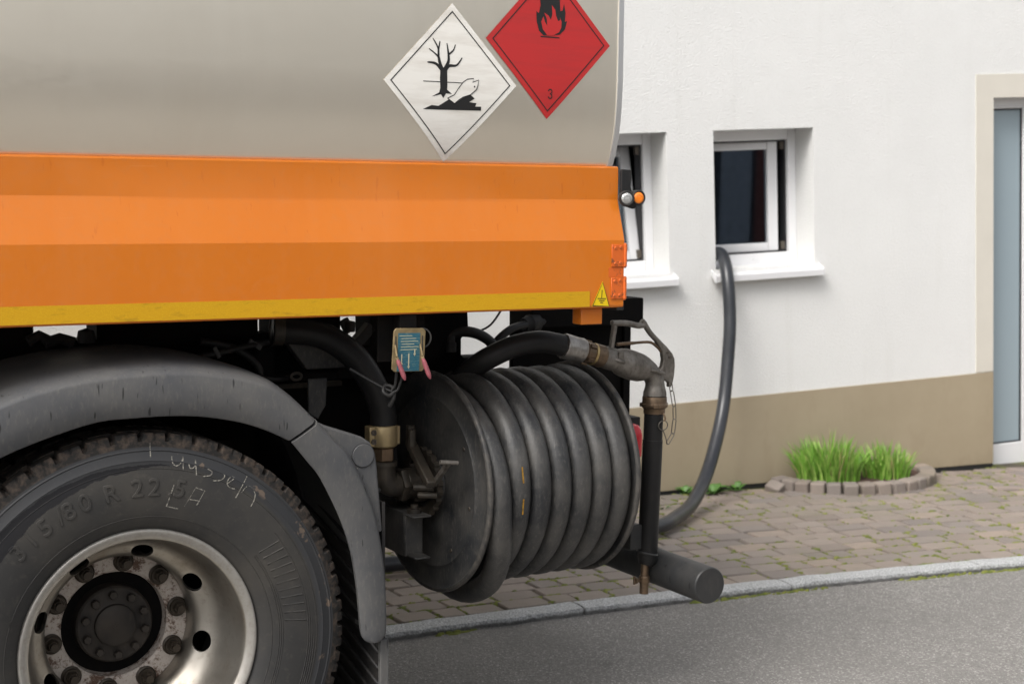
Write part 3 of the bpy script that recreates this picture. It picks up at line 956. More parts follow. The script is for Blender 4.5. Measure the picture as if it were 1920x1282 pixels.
# rear return of the sheet
o_ = len(vs); vs += [(XE-.001, y+.09 if j < 99 else y, z) for j, (y, z) in enumerate(prof)]
for j in range(k-1): fs.append(((len(sx_)-1)*k+j, (len(sx_)-1)*k+j+1, o_+j+1, o_+j))
m.add(vs, fs)
panel = m.build('side_panel', 'orange_paint', truck, smooth=14)
m = MB(); m.box((X0, -.0012, 1.3165), (1.302, -.0004, 1.3605)); m.build('reflective_tape', 'yellow_tape', panel, smooth=0)
# earthing sign
m = MB(); m.prism([(1.309, 1.318), (1.369, 1.315), (1.344, 1.388)], -.0030, -.0020); tri = m.build('earthing_sign', 'yellow_sign', panel, smooth=0)
def flat2(polys, y): 
    q = MB()
    for p in polys: q.add([(a[0], y, a[1]) for a in p], [tuple(range(len(p)))])
    return q
T3 = [Vector((1.309, 1.318)), Vector((1.369, 1.315)), Vector((1.344, 1.388))]; cc = sum(T3, Vector((0, 0)))/3
tp_ = [cc+(p-cc)*.94 for p in T3]
flat2(stroke(tp_+[tp_[0]], .0022)+stroke([(1.3425, 1.364), (1.3410, 1.341)], .0022)+stroke([(1.327, 1.3395), (1.3555, 1.3385)], .0024)+stroke([(1.332, 1.3335), (1.351, 1.3328)], .0024)+stroke([(1.336, 1.3275), (1.346, 1.3270)], .0024), -.0036).build('print', 'print_black', panel, smooth=0)
# hinges
screw = MB().disc((0, 0, 0), (0, -1, 0), .0052, .0022, 10, bev=.001).mesh('screw'); screw.materials.append(M['orange_worn'])
for z0, z1, xa in ((1.430, 1.494, 1.374), (1.337, 1.398, 1.373)):
    m = MB(); m.box((xa, -.0042, z0), (1.4135, -.0006, z1)); m.tube([(1.420, -.002, z0-.001), (1.420, -.002, z1+.001)], .0062, 10)
    m.tube([(1.420, -.002, z0-.004), (1.420, -.002, z1+.004)], .004, 8)
    h_ = m.build('hinge', 'orange_worn', panel, bevel=.0008, seg=1)
    for sx2, sz2 in ((.012, .009), (.030, .011), (.012, -.010), (.030, -.008)):
        link('screw', screw, None, h_, loc=(xa+sx2, -.0042, (z0 if sz2 > 0 else z1)+sz2))
m = MB(); m.box((1.366, .0, 1.400), (1.416, .003-.0034, 1.428)); m.build('hinge_backing', 'orange_worn', panel)
m = MB(); m.box((1.294, .03, 1.262), (1.366, .08, 1.3095)); m.build('orange_bracket', 'orange_paint', truck, bevel=.003)
m = MB(); m.box((1.400, .004, 1.262+.04), (1.424, .09, 1.345)); m.build('corner_stop', 'black_plastic', truck, bevel=.003)
# --- marker lamp on rubber bracket
m = MB(); m.prism([(1.423, 1.7105), (1.458, 1.709), (1.456, 1.66), (1.462, 1.642), (1.45, 1.600), (1.428, 1.606), (1.4235, 1.63)], .026, .036)
lamp = m.build('marker_lamp', 'black_plastic', truck, bevel=.002)
for sx2, sz2 in ((1.4305, 1.7005), (1.4515, 1.699), (1.449, 1.688)):
    link('screw', MB().disc((0, 0, 0), (0, -1, 0), .0045, .003, 8).mesh('screw'), 'bolt_steel', lamp, loc=(sx2, .030, sz2))
for (lx, lz, mt_, dr, nm) in ((1.4335, 1.6265, 'lens_clear', Vector((-.42, -.9, .0)), 'clear_lens'), (1.468, 1.6285, 'lens_amber', Vector((-.12, -1, .0)), 'amber_lens')):
    d = dr.normalized(); o0 = Vector((lx, .018, lz))-d*.01
    m = MB(); m.lathe([(.0001, -.02), (.017, -.02), (.0205, -.008), (.0225, .012), (.0225, .028), (.0195, .031), (.0165, .028), (.0001, .026)], o0, d, 28)
    m.build('lamp_housing', 'black_plastic', lamp)
    m = MB(); m.lathe([(.0168, .0265), (.0160, .0295), (.0125, .0318), (.0085, .0325), (.008, .0312), (.0001, .0322)], o0, d, 28)
    m.build(nm, mt_, lamp)
m = MB(); m.lathe([(.0001, 0), (.012, 0), (.014, .015), (.0001, .02)], (1.452, .025, 1.610), (0, -1, 0), 16); m.build('lamp_joint', 'black_plastic', lamp)

# --- wheels
WZ = .484
def tyre_obj(parent, yc, detail=True, flip=False):
    """tyre centred on the plane y = yc, axle along y"""
    half = [(.300, -.122), (.318, -.140), (.345, -.150), (.385, -.1555), (.425, -.156), (.450, -.153), (.470, -.149), (.4735, -.150), (.477, -.148), (.495, -.142), (.498, -.1435), (.501, -.141),
            (.506, -.140), (.519, -.137), (.531, -.133), (.5385, -.126), (.5385, -.118), (.5385, -.088), (.528, -.0875), (.528, -.080), (.5395, -.0795), (.5395, -.012), (.528, -.0115)]
    prof = half+[(r_, -h) for r_, h in reversed(half)]
    npf = len(prof); segs = 48*12
    def rmod(i, k, r_, h):
        ii = min(i, npf-1-i)
        ph = (k+(4 if i > npf/2 else 0)) % 12
        if 12 <= ii <= 17:                      # shoulder lugs
            if ph in (0, 1): return (r_-(.0 if ii <= 13 else .013), h*(.955 if ii > 13 else 1))
            if ph == 7 and ii in (14, 15): return (r_-.004, h*.985)
        if 20 <= ii <= 21 and ph in (3, 4): return (r_-.008, h)
        return (r_, h)
    m = MB(); m.lathe(prof, (0, yc, WZ), (0, 1, 0), segs if detail else 96, rmod=rmod if detail else None)
    for q, f in enumerate(m.f): pass
    # tread faces get the scuffed rubber
    mi = []
    for k in range(segs if detail else 96):
        for i in range(npf-1): mi.append(1 if 12 <= min(i, npf-2-i) else 0)
    m.mi = mi
    return m.build('tyre', ['tyre_rubber', 'tread_rubber'], parent, smooth=28)
YC = .162
wheel = thing('wheel', None, None)
C.objects.unlink(wheel); bpy.data.objects.remove(wheel)
m = MB()   # rim body: closed alloy section, then the hand holes are cut
outer = [(.2995, .040), (.2985, .0335), (.295, .031), (.291, .032), (.275, .041), (.2715, .046), (.270, .060), (.2675, .085), (.2635, .112), (.2575, .138), (.249, .161), (.238, .180), (.224, .195), (.209, .207), (.1985, .218), (.1925, .232), (.1905, .250), (.1905, .283)]
back = [(.1965, .290), (.1970, .252), (.2005, .236), (.206, .227), (.217, .215), (.231, .203), (.245, .188), (.257, .168), (.2665, .143), (.270, .15), (.270, .26), (.285, .28), (.299, .284), (.299, .274), (.285, .268), (.279, .24), (.279, .07), (.285, .052), (.297, .050)]
m.lathe(outer+back, (0, 0, WZ), (0, 1, 0), 144, close=True)
rim_tmp = m.build('rim', 'rim_alloy', truck, smooth=40)
cut = MB()
for i in range(8):
    a = R(-14+45*i)
    p = Vector((.2145*math.cos(a), .206, WZ+.2145*math.sin(a)))
    d = Vector((-math.cos(a)*.40, -.92, -math.sin(a)*.40)).normalized()
    tg = Vector((-math.sin(a), 0, math.cos(a))); sd = tg.cross(d)
    vs = []
    for s_ in (-.06, .06):
        for k in range(28):
            t = 2*math.pi*k/28
            vs.append(p+d*s_+tg*(.0285*math.cos(t))+sd*(.0255*math.sin(t)))
    cut.add(vs, [tuple(range(28)), tuple(range(28, 56))]+[(k, (k+1) % 28, 28+(k+1) % 28, 28+k) for k in range(28)])
cut_o = cut.build('cutter', 'rim_alloy', truck)
bo = rim_tmp.modifiers.new('b', 'BOOLEAN'); bo.operation = 'DIFFERENCE'; bo.object = cut_o; bo.solver = 'EXACT'
dg = bpy.context.evaluated_depsgraph_get()
me = bpy.data.meshes.new_from_object(rim_tmp.evaluated_get(dg))
me.set_sharp_from_angle(angle=R(38))
bpy.data.objects.remove(cut_o); bpy.data.objects.remove(rim_tmp)
me.name = 'wheel'; me.materials.clear(); me.materials.append(M['rim_alloy'])
wheel = link('wheel', me, None, truck)
wheel.scale = (1.02, 1, 1.02); wheel.location.z = -.02*WZ
wheel['label'] = 'rear wheel with silver dished rim and chalk marks on its tyre'
tyre = tyre_obj(wheel, YC)
m = MB(); m.lathe([(.3003, .041), (.2992, .0325), (.2955, .0302), (.2910, .0312), (.2752, .0402), (.2735, .044)], (0, 0, WZ), (0, 1, 0), 144); m.build('rim_lip', 'rim_lip', wheel, smooth=60)
m = MB(); m.lathe([(.08, .33), (.255, .33), (.258, .34), (.258, .60), (.08, .60)], (0, 0, WZ), (0, 1, 0), 64, close=True); m.build('brake_drum', 'chassis_black', wheel)
m = MB(); m.lathe([(.195, .290), (.190, .283), (.146, .283), (.139, .290), (.137, .325), (.195, .325)], (0, 0, WZ), (0, 1, 0), 96, close=True); m.build('mounting_ring', 'rusty_white', wheel)
m = MB(); m.lathe([(.001, .268), (.048, .270), (.054, .274), (.0555, .284), (.060, .286), (.096, .288), (.101, .292), (.103, .33), (.125, .36), (.14, .40), (.001, .40)], (0, 0, WZ), (0, 1, 0), 64)
m.lathe([(.001, .2665), (.008, .267), (.008, .271)], (.0, 0, WZ), (0, 1, 0), 12)
m.build('hub', 'hub_steel', wheel)
def hexnut(r_, h): 
    q = MB(); a = [(r_*math.cos(math.pi/3*i), r_*math.sin(math.pi/3*i)) for i in range(6)]
    vs = [(x, 0, z) for x, z in a]+[(x, -h*.85, z) for x, z in a]+[(x*.86, -h, z*.86) for x, z in a]
    q.add(vs, [(i, (i+1) % 6, 6+(i+1) % 6, 6+i) for i in range(6)]+[(6+i, 6+(i+1) % 6, 12+(i+1) % 6, 12+i) for i in range(6)]+[tuple(range(12, 18))])
    return q
q = hexnut(.0165, .030); q.lathe([(.0265, .0), (.0265, -.005), (.0225, -.008), (.021, -.014), (.010, -.014)], (0, 0, 0), (0, 1, 0), 24); q.disc((0, -.028, 0), (0, -1, 0), .0105, .016, 14)
nut_me = q.mesh('lug_nut', smooth=30); nut_me.materials.append(M['nut_steel'])
q = MB(); q.lathe([(.0265, .001), (.0285, -.002), (.026, -.003), (.0245, -.001)], (0, 0, 0), (0, 1, 0), 24); 
for i in range(10):
    a = R(10+36*i)
    link('lug_nut', nut_me, None, wheel, loc=(.1675*math.cos(a), .283, WZ+.1675*math.sin(a)), rot=(0, i*.7, 0))
hb_me = hexnut(.0115, .016).mesh('hub_bolt', smooth=30); hb_me.materials.append(M['hub_steel'])
for i in range(10):
    a = R(22+36*i)
    link('hub_bolt', hb_me, None, wheel, loc=(.080*math.cos(a), .2865, WZ+.080*math.sin(a)), rot=(0, i*.5, 0))
# chalk handwriting on the sidewall
side = [(.300, -.122), (.318, -.140), (.345, -.150), (.385, -.1555), (.425, -.156), (.450, -.153), (.470, -.149), (.495, -.142), (.506, -.140)]
def side_y(x, z, lift=.0012):
    r_ = math.hypot(x, z-WZ)
    for (r0, h0), (r1, h1) in zip(side[:-1], side[1:]):
        if r0 <= r_ <= r1: return YC+lerp(h0, h1, (r_-r0)/(r1-r0))-lift
    return YC-.14-lift
chalk = [[(0.076, 0.963), (0.077, 0.948), (0.084, 0.94), (0.096, 0.943), (0.104, 0.956), (0.105, 0.961)], [(0.104, 0.956), (0.103, 0.929)], [(0.118, 0.945), (0.121, 0.931), (0.132, 0.933), (0.136, 0.949)], [(0.136, 0.951), (0.136, 0.912)], [(0.166, 0.925), (0.177, 0.917), (0.172, 0.909), (0.152, 0.908)], [(0.194, 0.917), (0.21, 0.906), (0.2, 0.895), (0.178, 0.895)], [(0.214, 0.884), (0.23, 0.892), (0.235, 0.897), (0.226, 0.9), (0.216, 0.889), (0.219, 0.876), (0.235, 0.869)], [(0.271, 0.897), (0.236, 0.847)], [(0.253, 0.859), (0.27, 0.873), (0.285, 0.863), (0.289, 0.844), (0.276, 0.821)], [(0.078, 0.894), (0.059, 0.841), (0.089, 0.832)], [(0.133, 0.882), (0.104, 0.837)], [(0.133, 0.882), (0.156, 0.872), (0.135, 0.837)], [(0.117, 0.854), (0.143, 0.847)], [(0.024, 0.999), (0.023, 0.964)]]
rg = random.Random(2)
for grp in ((0, 1), (2, 3), (4,), (5,), (6,), (7, 8), (9,), (10, 11, 12), (13,)):
    m = MB()
    for si in grp:
        s_ = chalk[si]
        if si in (9, 11): p = [(lerp(u_[0], v_[0], t/4), lerp(u_[1], v_[1], t/4)) for u_, v_ in zip(s_[:-1], s_[1:]) for t in range(5)]
        elif len(s_) > 2: p = sm2(s_, 7)
        else: p = [(lerp(s_[0][0], s_[1][0], t/6), lerp(s_[0][1], s_[1][1], t/6)) for t in range(7)]
        p = [u_ for i_, u_ in enumerate(p) if i_ == 0 or u_ != p[i_-1]]
        wd = .0030 if si not in (10,) else .0014
        for q in stroke(p, [wd*rg.uniform(.5, 1.1) for _ in p]):
            m.add([(u_.x, side_y(u_.x, u_.y), u_.y) for u_ in q], [(0, 1, 2, 3)])
    m.build('chalk_mark', 'chalk', wheel, smooth=0)
# moulded lettering and ribs
def letters(txt, r_, a0, step, size, parent, name):
    a = a0
    for ch in txt:
        adv = step*(.55 if ch in ' ./' else 1)
        if ch != ' ':
            cu_ = bpy.data.curves.new('t', 'FONT'); cu_.body = ch; cu_.size = size; cu_.extrude = .0014; cu_.bevel_depth = .0008; cu_.align_x = 'CENTER'; cu_.resolution_u = 3
            to = bpy.data.objects.new('t', cu_); C.objects.link(to)
            dg = bpy.context.evaluated_depsgraph_get(); me_ = bpy.data.meshes.new_from_object(to.evaluated_get(dg))
            an = R(a); ca, sa = math.cos(an), math.sin(an)
            for v in me_.vertices:
                lx, lr, up = v.co.x, v.co.y, v.co.z
                px = (r_+lr)*ca+lx*sa; pz = WZ+(r_+lr)*sa-lx*ca
                v.co = (px, side_y(px, pz, .0002)-up, pz)
            bpy.data.objects.remove(to); bpy.data.curves.remove(cu_)
            me_.materials.clear(); me_.materials.append(M['tyre_rubber'])
            link(name, me_, None, parent)
        a -= adv
letters('315/80 R 22.5', .388, 137, 5.9, .062, wheel, 'moulded_letter')
m = MB()
def arc(r_, a0, a1, rad, k=40):
    pts_ = []
    for i in range(k+1):
        a = R(lerp(a0, a1, i/k)); x, z = r_*math.cos(a), WZ+r_*math.sin(a); pts_.append((x, side_y(x, z, 0), z))
    m.tube(pts_, rad, 6)
for r_, a0, a1 in ((.352, -80, 36), (.357, -80, 36), (.362, -80, 20), (.430, -80, 38), (.436, -80, 12), (.442, -80, 4), (.448, -80, -2), (.455, -200, 200), (.335, -200, 200)): arc(r_, a0, a1, .0012, 60 if a1-a0 < 200 else 160)
for i in range(11):      # short moulded bars across the band
    a = R(36-i*3.1); b = R(36-i*3.1-1.4)
    pp = [(.368*math.cos(a), .368*math.sin(a)), (.425*math.cos(b), .425*math.sin(b))]
    m.tube([(x, side_y(x, WZ+z, -.0002), WZ+z) for x, z in pp], .0022, 6)
m.build('sidewall_rib', 'tyre_rubber', wheel, smooth=60)['kind'] = 'stuff'
# inner twin and far-side pair (tyres only carry the load there)
for yc in (YC+.345, 2.5-YC-.345, 2.5-YC):
    t_ = tyre_obj(truck, yc, detail=False); t_.name = 'tyre'
m = MB(); m.tube([(0, .38, WZ), (0, .62, WZ), (0, .8, WZ), (0, 1.0, WZ), (0, 1.25, WZ), (0, 1.5, WZ), (0, 1.7, WZ), (0, 2.1, WZ)], [.13, .12, .09, .11, .2, .11, .09, .13], 24); m.build('axle', 'chassis_black', truck)
# --- mudguard: outer and inner edges of the side flange, swept back over the tyre
A = [(-.70, .45), (-.695, .60), (-.665, .76), (-.60, .91), (-.49, 1.04), (-.339, 1.125), (-.188, 1.167), (-.03, 1.184), (.133, 1.182), (.303, 1.148), (.385, 1.10), (.453, 1.037)]
B = [(-.63, .45), (-.62, .58), (-.59, .71), (-.53, .83), (-.44, .93), (-.342, 1.002), (-.14, 1.067), (-.02, 1.077), (.118, 1.074), (.234, 1.054), (.315, 1.027), (.384, .993)]
A2 = [(.459, 1.031), (.512, .975), (.558, .923), (.620, .788), (.650, .642), (.658, .526), (.658, .455), (.652, .436), (.640, .426)]
B2 = [(.390, .988), (.432, .936), (.470, .886), (.523, .780), (.558, .681), (.576, .575), (.586, .465), (.594, .438), (.610, .426)]
def guard(Ap, Bp, lift, depth, name):
    a_ = [Vector((p[0], 0, p[1])) for p in Ap]; b_ = [Vector((p[0], 0, p[1])) for p in Bp]
    a_ = smooth_path(a_, 5); b_ = smooth_path(b_, 5)
    m = MB(); vs = []; fs = []
    for p, q in zip(a_, b_):
        d = (p-q); L = d.length; d.normalize()
        prof = [(q+d*.004, .020), (q+d*.0015, .006), (q+d*.0, .001), (q+d*.004, -.003), (q+d*L*.45, -.007), (p-d*.008, -.006), (p-d*.002, -.003), (p+d*.004, .004), (p+d*.011, .020), (p+d*.020, .07), (p+d*.026, .2), (p+d*.026, depth), (p+d*.018, depth), (p+d*.014, .08), (p+d*.004, .035), (q+d*.012, .012)]
        vs += [(v.x, y-lift, v.z) for v, y in prof]
    k = len(prof)
    for i in range(len(a_)-1):
        for j in range(k):
            l = (j+1) % k; fs.append((i*k+j, i*k+l, (i+1)*k+l, (i+1)*k+j))
    fs += [tuple(range(k)), tuple(reversed(range((len(a_)-1)*k, len(a_)*k)))]
    m.add(vs, fs)
    return m.build(name, 'guard_plastic', truck, smooth=50)
guard(A, B, 0, .60, 'mudguard'); guard(A2, B2, .006, .60, 'mudguard_tail')
poly = [(.470, 1.035), (.500, 1.020), (.600, .985), (.625, .968), (.640, .940), (.646, .90), (.662, .72), (.60, .72), (.52, .9)]
m = MB(); m.prism(poly, .022, .12); br_ = m.build('guard_bracket', 'guard_plastic', truck, bevel=.006, seg=3)
m = MB(); m.lathe([(.0001, -.003), (.0300, -.003), (.0315, -.0015), (.0315, .002)], (.604, .0215, .934), (0, 1, 0), 48); m.build('bracket_cap', 'guard_plastic', br_, smooth=40)
m = MB(); m.lathe([(.0310, -.0006), (.0335, -.0006), (.0335, .002)], (.604, .0215, .934), (0, 1, 0), 48); m.build('cap_groove', 'gasket', br_, smooth=40)
# mud flap with slanting ribs
m = MB(); m.box((.664, .03, .12), (.674, .62, .80)); flap = m.build('mud_flap', 'black_plastic', truck, bevel=.002)
m = MB(); m.box((.652, .012, .12), (.676, .0295, .424)); m.build('flap_edge', 'guard_plastic', flap, bevel=.002)
for i in range(17):
    m = MB(); z = .16+.045*i
    m.bar((.660, .04, z-.05), (.660, .60, z+.10), .012, .012, (1, 0, 0)); m.build('flap_rib', 'black_plastic', flap, bevel=.003, seg=1)

# --- chassis and running gear under the tank
def dark(name, mat='chassis_black', bevel=.004): return lambda m: m.build(name, mat, truck, bevel=bevel)
dark('chassis_rail')(MB().box((X0, .86, .86), (1.33, .94, 1.155)))
dark('chassis_rail')(MB().box((X0, 1.56, .70), (1.33, 1.64, .98)))
m = MB()
for a, b, z0 in ((X0, -.150, 1.15), (.020, .486, 1.10), (.530, .744, 1.10), (.842, 1.150, 1.06)):
    m.box((a, .50, z0), (b, .62, 1.53))
dark('tank_cradle')(m)
m = MB()
for x in (-.3, .2, .62, 1.0): m.box((x, .60, 1.10), (x+.06, .90, 1.16))
dark('cross_member')(m)
dark('side_runner')(MB().box((X0, .50, 1.08), (.735, .58, 1.228)))
dark('side_runner')(MB().box((.7352, .50, 1.08), (1.15, .58, 1.178)))
# lumps seen against the light in the first opening
m = MB()
m.tube([(-.125, .48, 1.224), (-.085, .48, 1.236), (-.05, .48, 1.224)], .016, 10).tube([(-.17, .48, 1.23), (-.14, .48, 1.245), (-.115, .48, 1.23)], .016, 10)
m.lathe([(.001, 0), (.024, .0), (.026, .012), (.022, .032), (.001, .040)], (-.015, .48, 1.222), (0, 0, 1), 14)
m.build('air_fitting', 'black_plastic', truck)
m = MB(); m.bar((.72, .52, 1.215), (.79, .52, 1.175), .03, .03).bar((.785, .52, 1.17), (.85, .52, 1.235), .04, .03)
m.lathe([(.001, 0), (.017, 0), (.018, .03), (.001, .034)], (.772, .50, 1.222), (0, 0, 1), 12).bar((.752, .50, 1.26), (.772, .50, 1.22), .012, .03)
m.build('valve_linkage', 'black_plastic', truck, bevel=.002)
m = MB(); m.box((.60, .55, 1.115), (.83, .585, 1.165)); m.prism([(.56, 1.20), (.70, 1.225), (.80, 1.12), (.62, 1.12)], .46, .50); m.build('valve_plate', 'reel_steel', truck, bevel=.004)
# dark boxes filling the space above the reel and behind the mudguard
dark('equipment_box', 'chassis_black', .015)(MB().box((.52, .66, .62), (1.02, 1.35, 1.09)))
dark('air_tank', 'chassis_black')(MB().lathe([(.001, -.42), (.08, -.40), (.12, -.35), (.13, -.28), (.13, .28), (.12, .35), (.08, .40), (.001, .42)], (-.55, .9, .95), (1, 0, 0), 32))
m = MB()
m.box((1.02, .70, 1.02), (1.345, .78, 1.105)); m.prism([(1.00, 1.30), (1.17, 1.30), (1.175, 1.215), (1.135, 1.17), (1.15, 1.12), (1.00, 1.10)], .50, .56)
dark('reel_support')(m)
m = MB(); m.prism([(1.19, 1.045), (1.255, 1.085), (1.30, 1.04)], .52, .56).prism([(1.13, 1.16), (1.175, 1.125), (1.24, 1.05), (1.12, 1.04)], .53, .58); dark('gusset')(m)
# black rear side plate with rounded upper corner
m = MB(); m.prism([(1.468, .86), (1.930, .86), (1.932, 1.235), (1.926, 1.252), (1.91, 1.258), (1.468, 1.255)], .74, .765)
m.box((1.905, .725, .865), (1.935, .739, 1.25)); m.box((1.46, .60, 1.20), (1.90, .739, 1.29))
m.build('rear_plate', 'chassis_black', truck, bevel=.004)
m = MB(); m.box((1.62, .77, .40), (1.70, .86, .95)); dark('bumper_hanger')(m)
m = MB(); m.lathe([(.001, -.03), (.022, -.03), (.03, -.02), (.032, .045), (.028, .068), (.018, .084), (.001, .09)], (1.852, .58, .775), (0, 0, 1), 20); m.build('red_lamp', 'red_lens', truck)
m = MB(); m.box((1.85, .61, .76), (1.90, .74, .88)); m.build('lamp_carrier', 'black_plastic', truck)
# cables and small hoses
m = MB()
m.tube(smooth_path([(1.09, .52, 1.17), (1.13, .51, 1.205), (1.19, .50, 1.205), (1.25, .50, 1.175), (1.29, .50, 1.12)], 6), .017, 12)
m.tube(smooth_path([(1.24, .54, 1.08), (1.29, .55, 1.155), (1.36, .56, 1.205), (1.45, .60, 1.215)], 6), .013, 12)
m.tube(smooth_path([(1.21, .53, 1.20), (1.27, .53, 1.225), (1.32, .53, 1.29), (1.34, .53, 1.33)], 6), .0035, 6)
m.build('cable', 'hose_plain', truck, smooth=60)
for q_, r_ in (([(-.2, .47, 1.17), (.1, .46, 1.155), (.30, .44, 1.175), (.45, .45, 1.20), (.58, .50, 1.21)], .009), ([(.02, .45, 1.20), (.2, .44, 1.185), (.36, .42, 1.14), (.50, .44, 1.10), (.62, .55, 1.09)], .007), ([(.30, .46, 1.215), (.40, .45, 1.19), (.47, .45, 1.13), (.46, .46, 1.06)], .011)):
    m = MB(); m.tube(smooth_path(q_, 6), r_, 10); m.build('air_line', 'hose_plain', truck, smooth=60)
m = MB(); m.prism([(.60, 1.10), (.66, 1.10), (.655, 1.02), (.63, .98), (.60, 1.0)], .40, .41); m.build('bay_bracket', 'reel_steel', truck, bevel=.003)
m = MB(); m.box((.50, .62, 1.045), (.80, .64, 1.06)); m.build('bay_rail', 'cast_dark', truck)
m = MB(); m.tube([(.575+.016*math.cos(t), .43, 1.105+.010*math.sin(t)) for t in [i*math.pi/10 for i in range(20)]], .0045, 8, closed=True); m.build('eye_bolt', 'cast_dark', truck)
m = MB(); m.bar((.33, .43, 1.20), (.345, .43, 1.17), .004, .012); m.build('cable_clip', 'reel_steel', truck)
m = MB(); m.bar((.44, .45, 1.212), (.475, .45, 1.19), .01, .014); m.build('cable_clip', 'reel_steel', truck)
m = MB(); m.lathe([(.001, 0), (.022, 0), (.026, .02), (.03, .025), (.03, .06), (.022, .065), (.022, .10)], (1.43, .60, 1.213), (.95, .25, .1), 16); m.build('cable_plug', 'black_plastic', truck)
m = MB(); m.lathe([(.001, 0), (.017, 0), (.017, .028), (.013, .03), (.013, .05)], (1.113, .50, 1.148), (0, 0, 1), 14); m.build('cable_boot', 'black_plastic', truck)

# --- control plate with two levers
PT = lambda x, z, y=0: Vector((x, y, z))
m = MB(); pl = [(.685, 1.268), (.692, 1.275), (.772, 1.2725), (.779, 1.265), (.7745, 1.162), (.768, 1.156), (.686, 1.158), (.679, 1.165)]
m.prism(pl, .000, .006); plate = m.build('control_plate', 'plate_cream', truck, bevel=.001, seg=1)
plate['label'] = 'cream plate with a blue instruction label and two pink levers'
m = MB(); m.prism([(.697, 1.262), (.7625, 1.2605), (.7590, 1.1575), (.6925, 1.1595)], -.0012, -.0004); m.build('blue_label', 'plate_blue', plate, smooth=0)
q = []
for x, z0, z1 in ((.706, 1.175, 1.205), (.727, 1.166, 1.206), (.745, 1.200, 1.218)):
    q += stroke([(x, z0), (x+.001, z1)], .003)+[[(x-.004, z0+.006), (x, z0-.002), (x+.004, z0+.006)]]
for i, (a, b) in enumerate(((.700, .738), (.706, .750), (.704, .756), (.706, .744), (.704, .757), (.703, .752))):
    z = 1.2545-i*.0075; q += stroke([(a, z), (b, z-.0006)], .0016)
flat2(q, -.0018).build('label_print', 'plate_print', plate, smooth=0)
m = MB(); m.box((.6885, -.0006, 1.213), (.6915, .001, 1.254)).box((.7675, -.0006, 1.212), (.7705, .001, 1.253)); m.build('slot', 'gasket', plate)
m = MB(); m.lathe([(.0245, 0), (.028, .0), (.028, .004), (.0245, .004)], (.775, .012, 1.245), (0, 1, 0), 24, close=True); m.build('cable_ring', 'reel_steel', plate)
for x0 in (.6805, .7555):
    s_ = PT(x0+.0065, 1.228, .0); e_ = PT(x0+.000, 1.200, -.026); f_ = PT(x0+.0185, 1.139, -.040)
    m = MB(); m.bar(s_, e_, .004, .008).bar(e_, lerp(e_, f_, .3), .004, .008); m.build('lever', 'plate_cream', plate)
    g_ = lerp(e_, f_, .1); m = MB(); k = 9
    m.tube([lerp(g_, f_, i/(k-1)) for i in range(k)], [.0040, .0058, .0062, .0064, .0066, .0066, .0066, .0055, .002], 12); m.build('grip', 'pink_grip', plate, smooth=60)
m = MB(); m.tube(smooth_path([(.702, .02, 1.16), (.70, .025, 1.12), (.692, .03, 1.105)], 5), .004, 8).tube(smooth_path([(.722, .02, 1.16), (.715, .025, 1.125), (.70, .03, 1.10), (.66, .06, 1.12), (.60, .10, 1.16)], 5), .004, 8)
m.tube(smooth_path([(.70, .03, 1.10), (.685, .03, 1.09), (.672, .04, 1.10), (.682, .05, 1.115), (.70, .04, 1.11), (.698, .03, 1.085), (.69, .04, 1.06)], 5), .006, 8)
m.build('tied_cord', 'hose_plain', plate, smooth=60)
m = MB(); m.box((.705, .006, 1.255), (.755, .05, 1.40)).box((.66, .05, 1.18), (.80, .058, 1.36)); m.build('plate_holder', 'chassis_black', plate, bevel=.002)

# --- hose reel: axis almost along the truck
AX = R(4.7)
RC = Vector((.977, .36, .778))
rx = Vector((math.cos(AX), math.sin(AX), 0)); ry = Vector((-math.sin(AX), math.cos(AX), 0)); rz = Vector((0, 0, 1))
def RP(a, e, h): return RC+rx*a+ry*e+rz*h          # along axis, across, up
RL, RF = .534, .331
m = MB()
fl = [(.06, -.026), (.075, -.026), (.085, -.004), (.20, -.002), (.255, -.008), (.262, -.002), (.312, .000), (.318, -.004), (.324, -.0075), (.3305, -.006), (.3325, .000), (.3305, .006), (.324, .0075), (.316, .005), (.06, .005)]
m.lathe(fl, RC, rx, 128, close=True)
reel = m.build('hose_reel', 'reel_steel', truck, smooth=40)
reel['label'] = 'black steel hose reel wound with thick rubber hose'
m = MB(); m.lathe([(r_, -h) for r_, h in fl], RP(RL, 0, 0), rx, 128, close=True); m.build('flange', 'reel_steel', reel, smooth=40)
for a0_, sg in ((0, 1), (RL, -1)):
    m = MB(); m.lathe([(.3215, -.0082*sg), (.3305, -.0068*sg), (.3334, 0), (.3305, .0068*sg), (.3235, .0082*sg)], RP(a0_, 0, 0), rx, 128); m.build('flange_rim', 'flange_edge', reel, smooth=60)
m = MB(); m.lathe([(.245, .004), (.245, RL-.004)], RC, rx, 64); m.build('drum', 'reel_steel', reel)
for a in range(8):
    an = R(12+45*a); m = MB(); m.disc(RP(-.001, .225*math.cos(an), .225*math.sin(an)), -rx, .007, .006, 10, bev=.002); m.build('flange_bolt', 'cast_dark', reel)
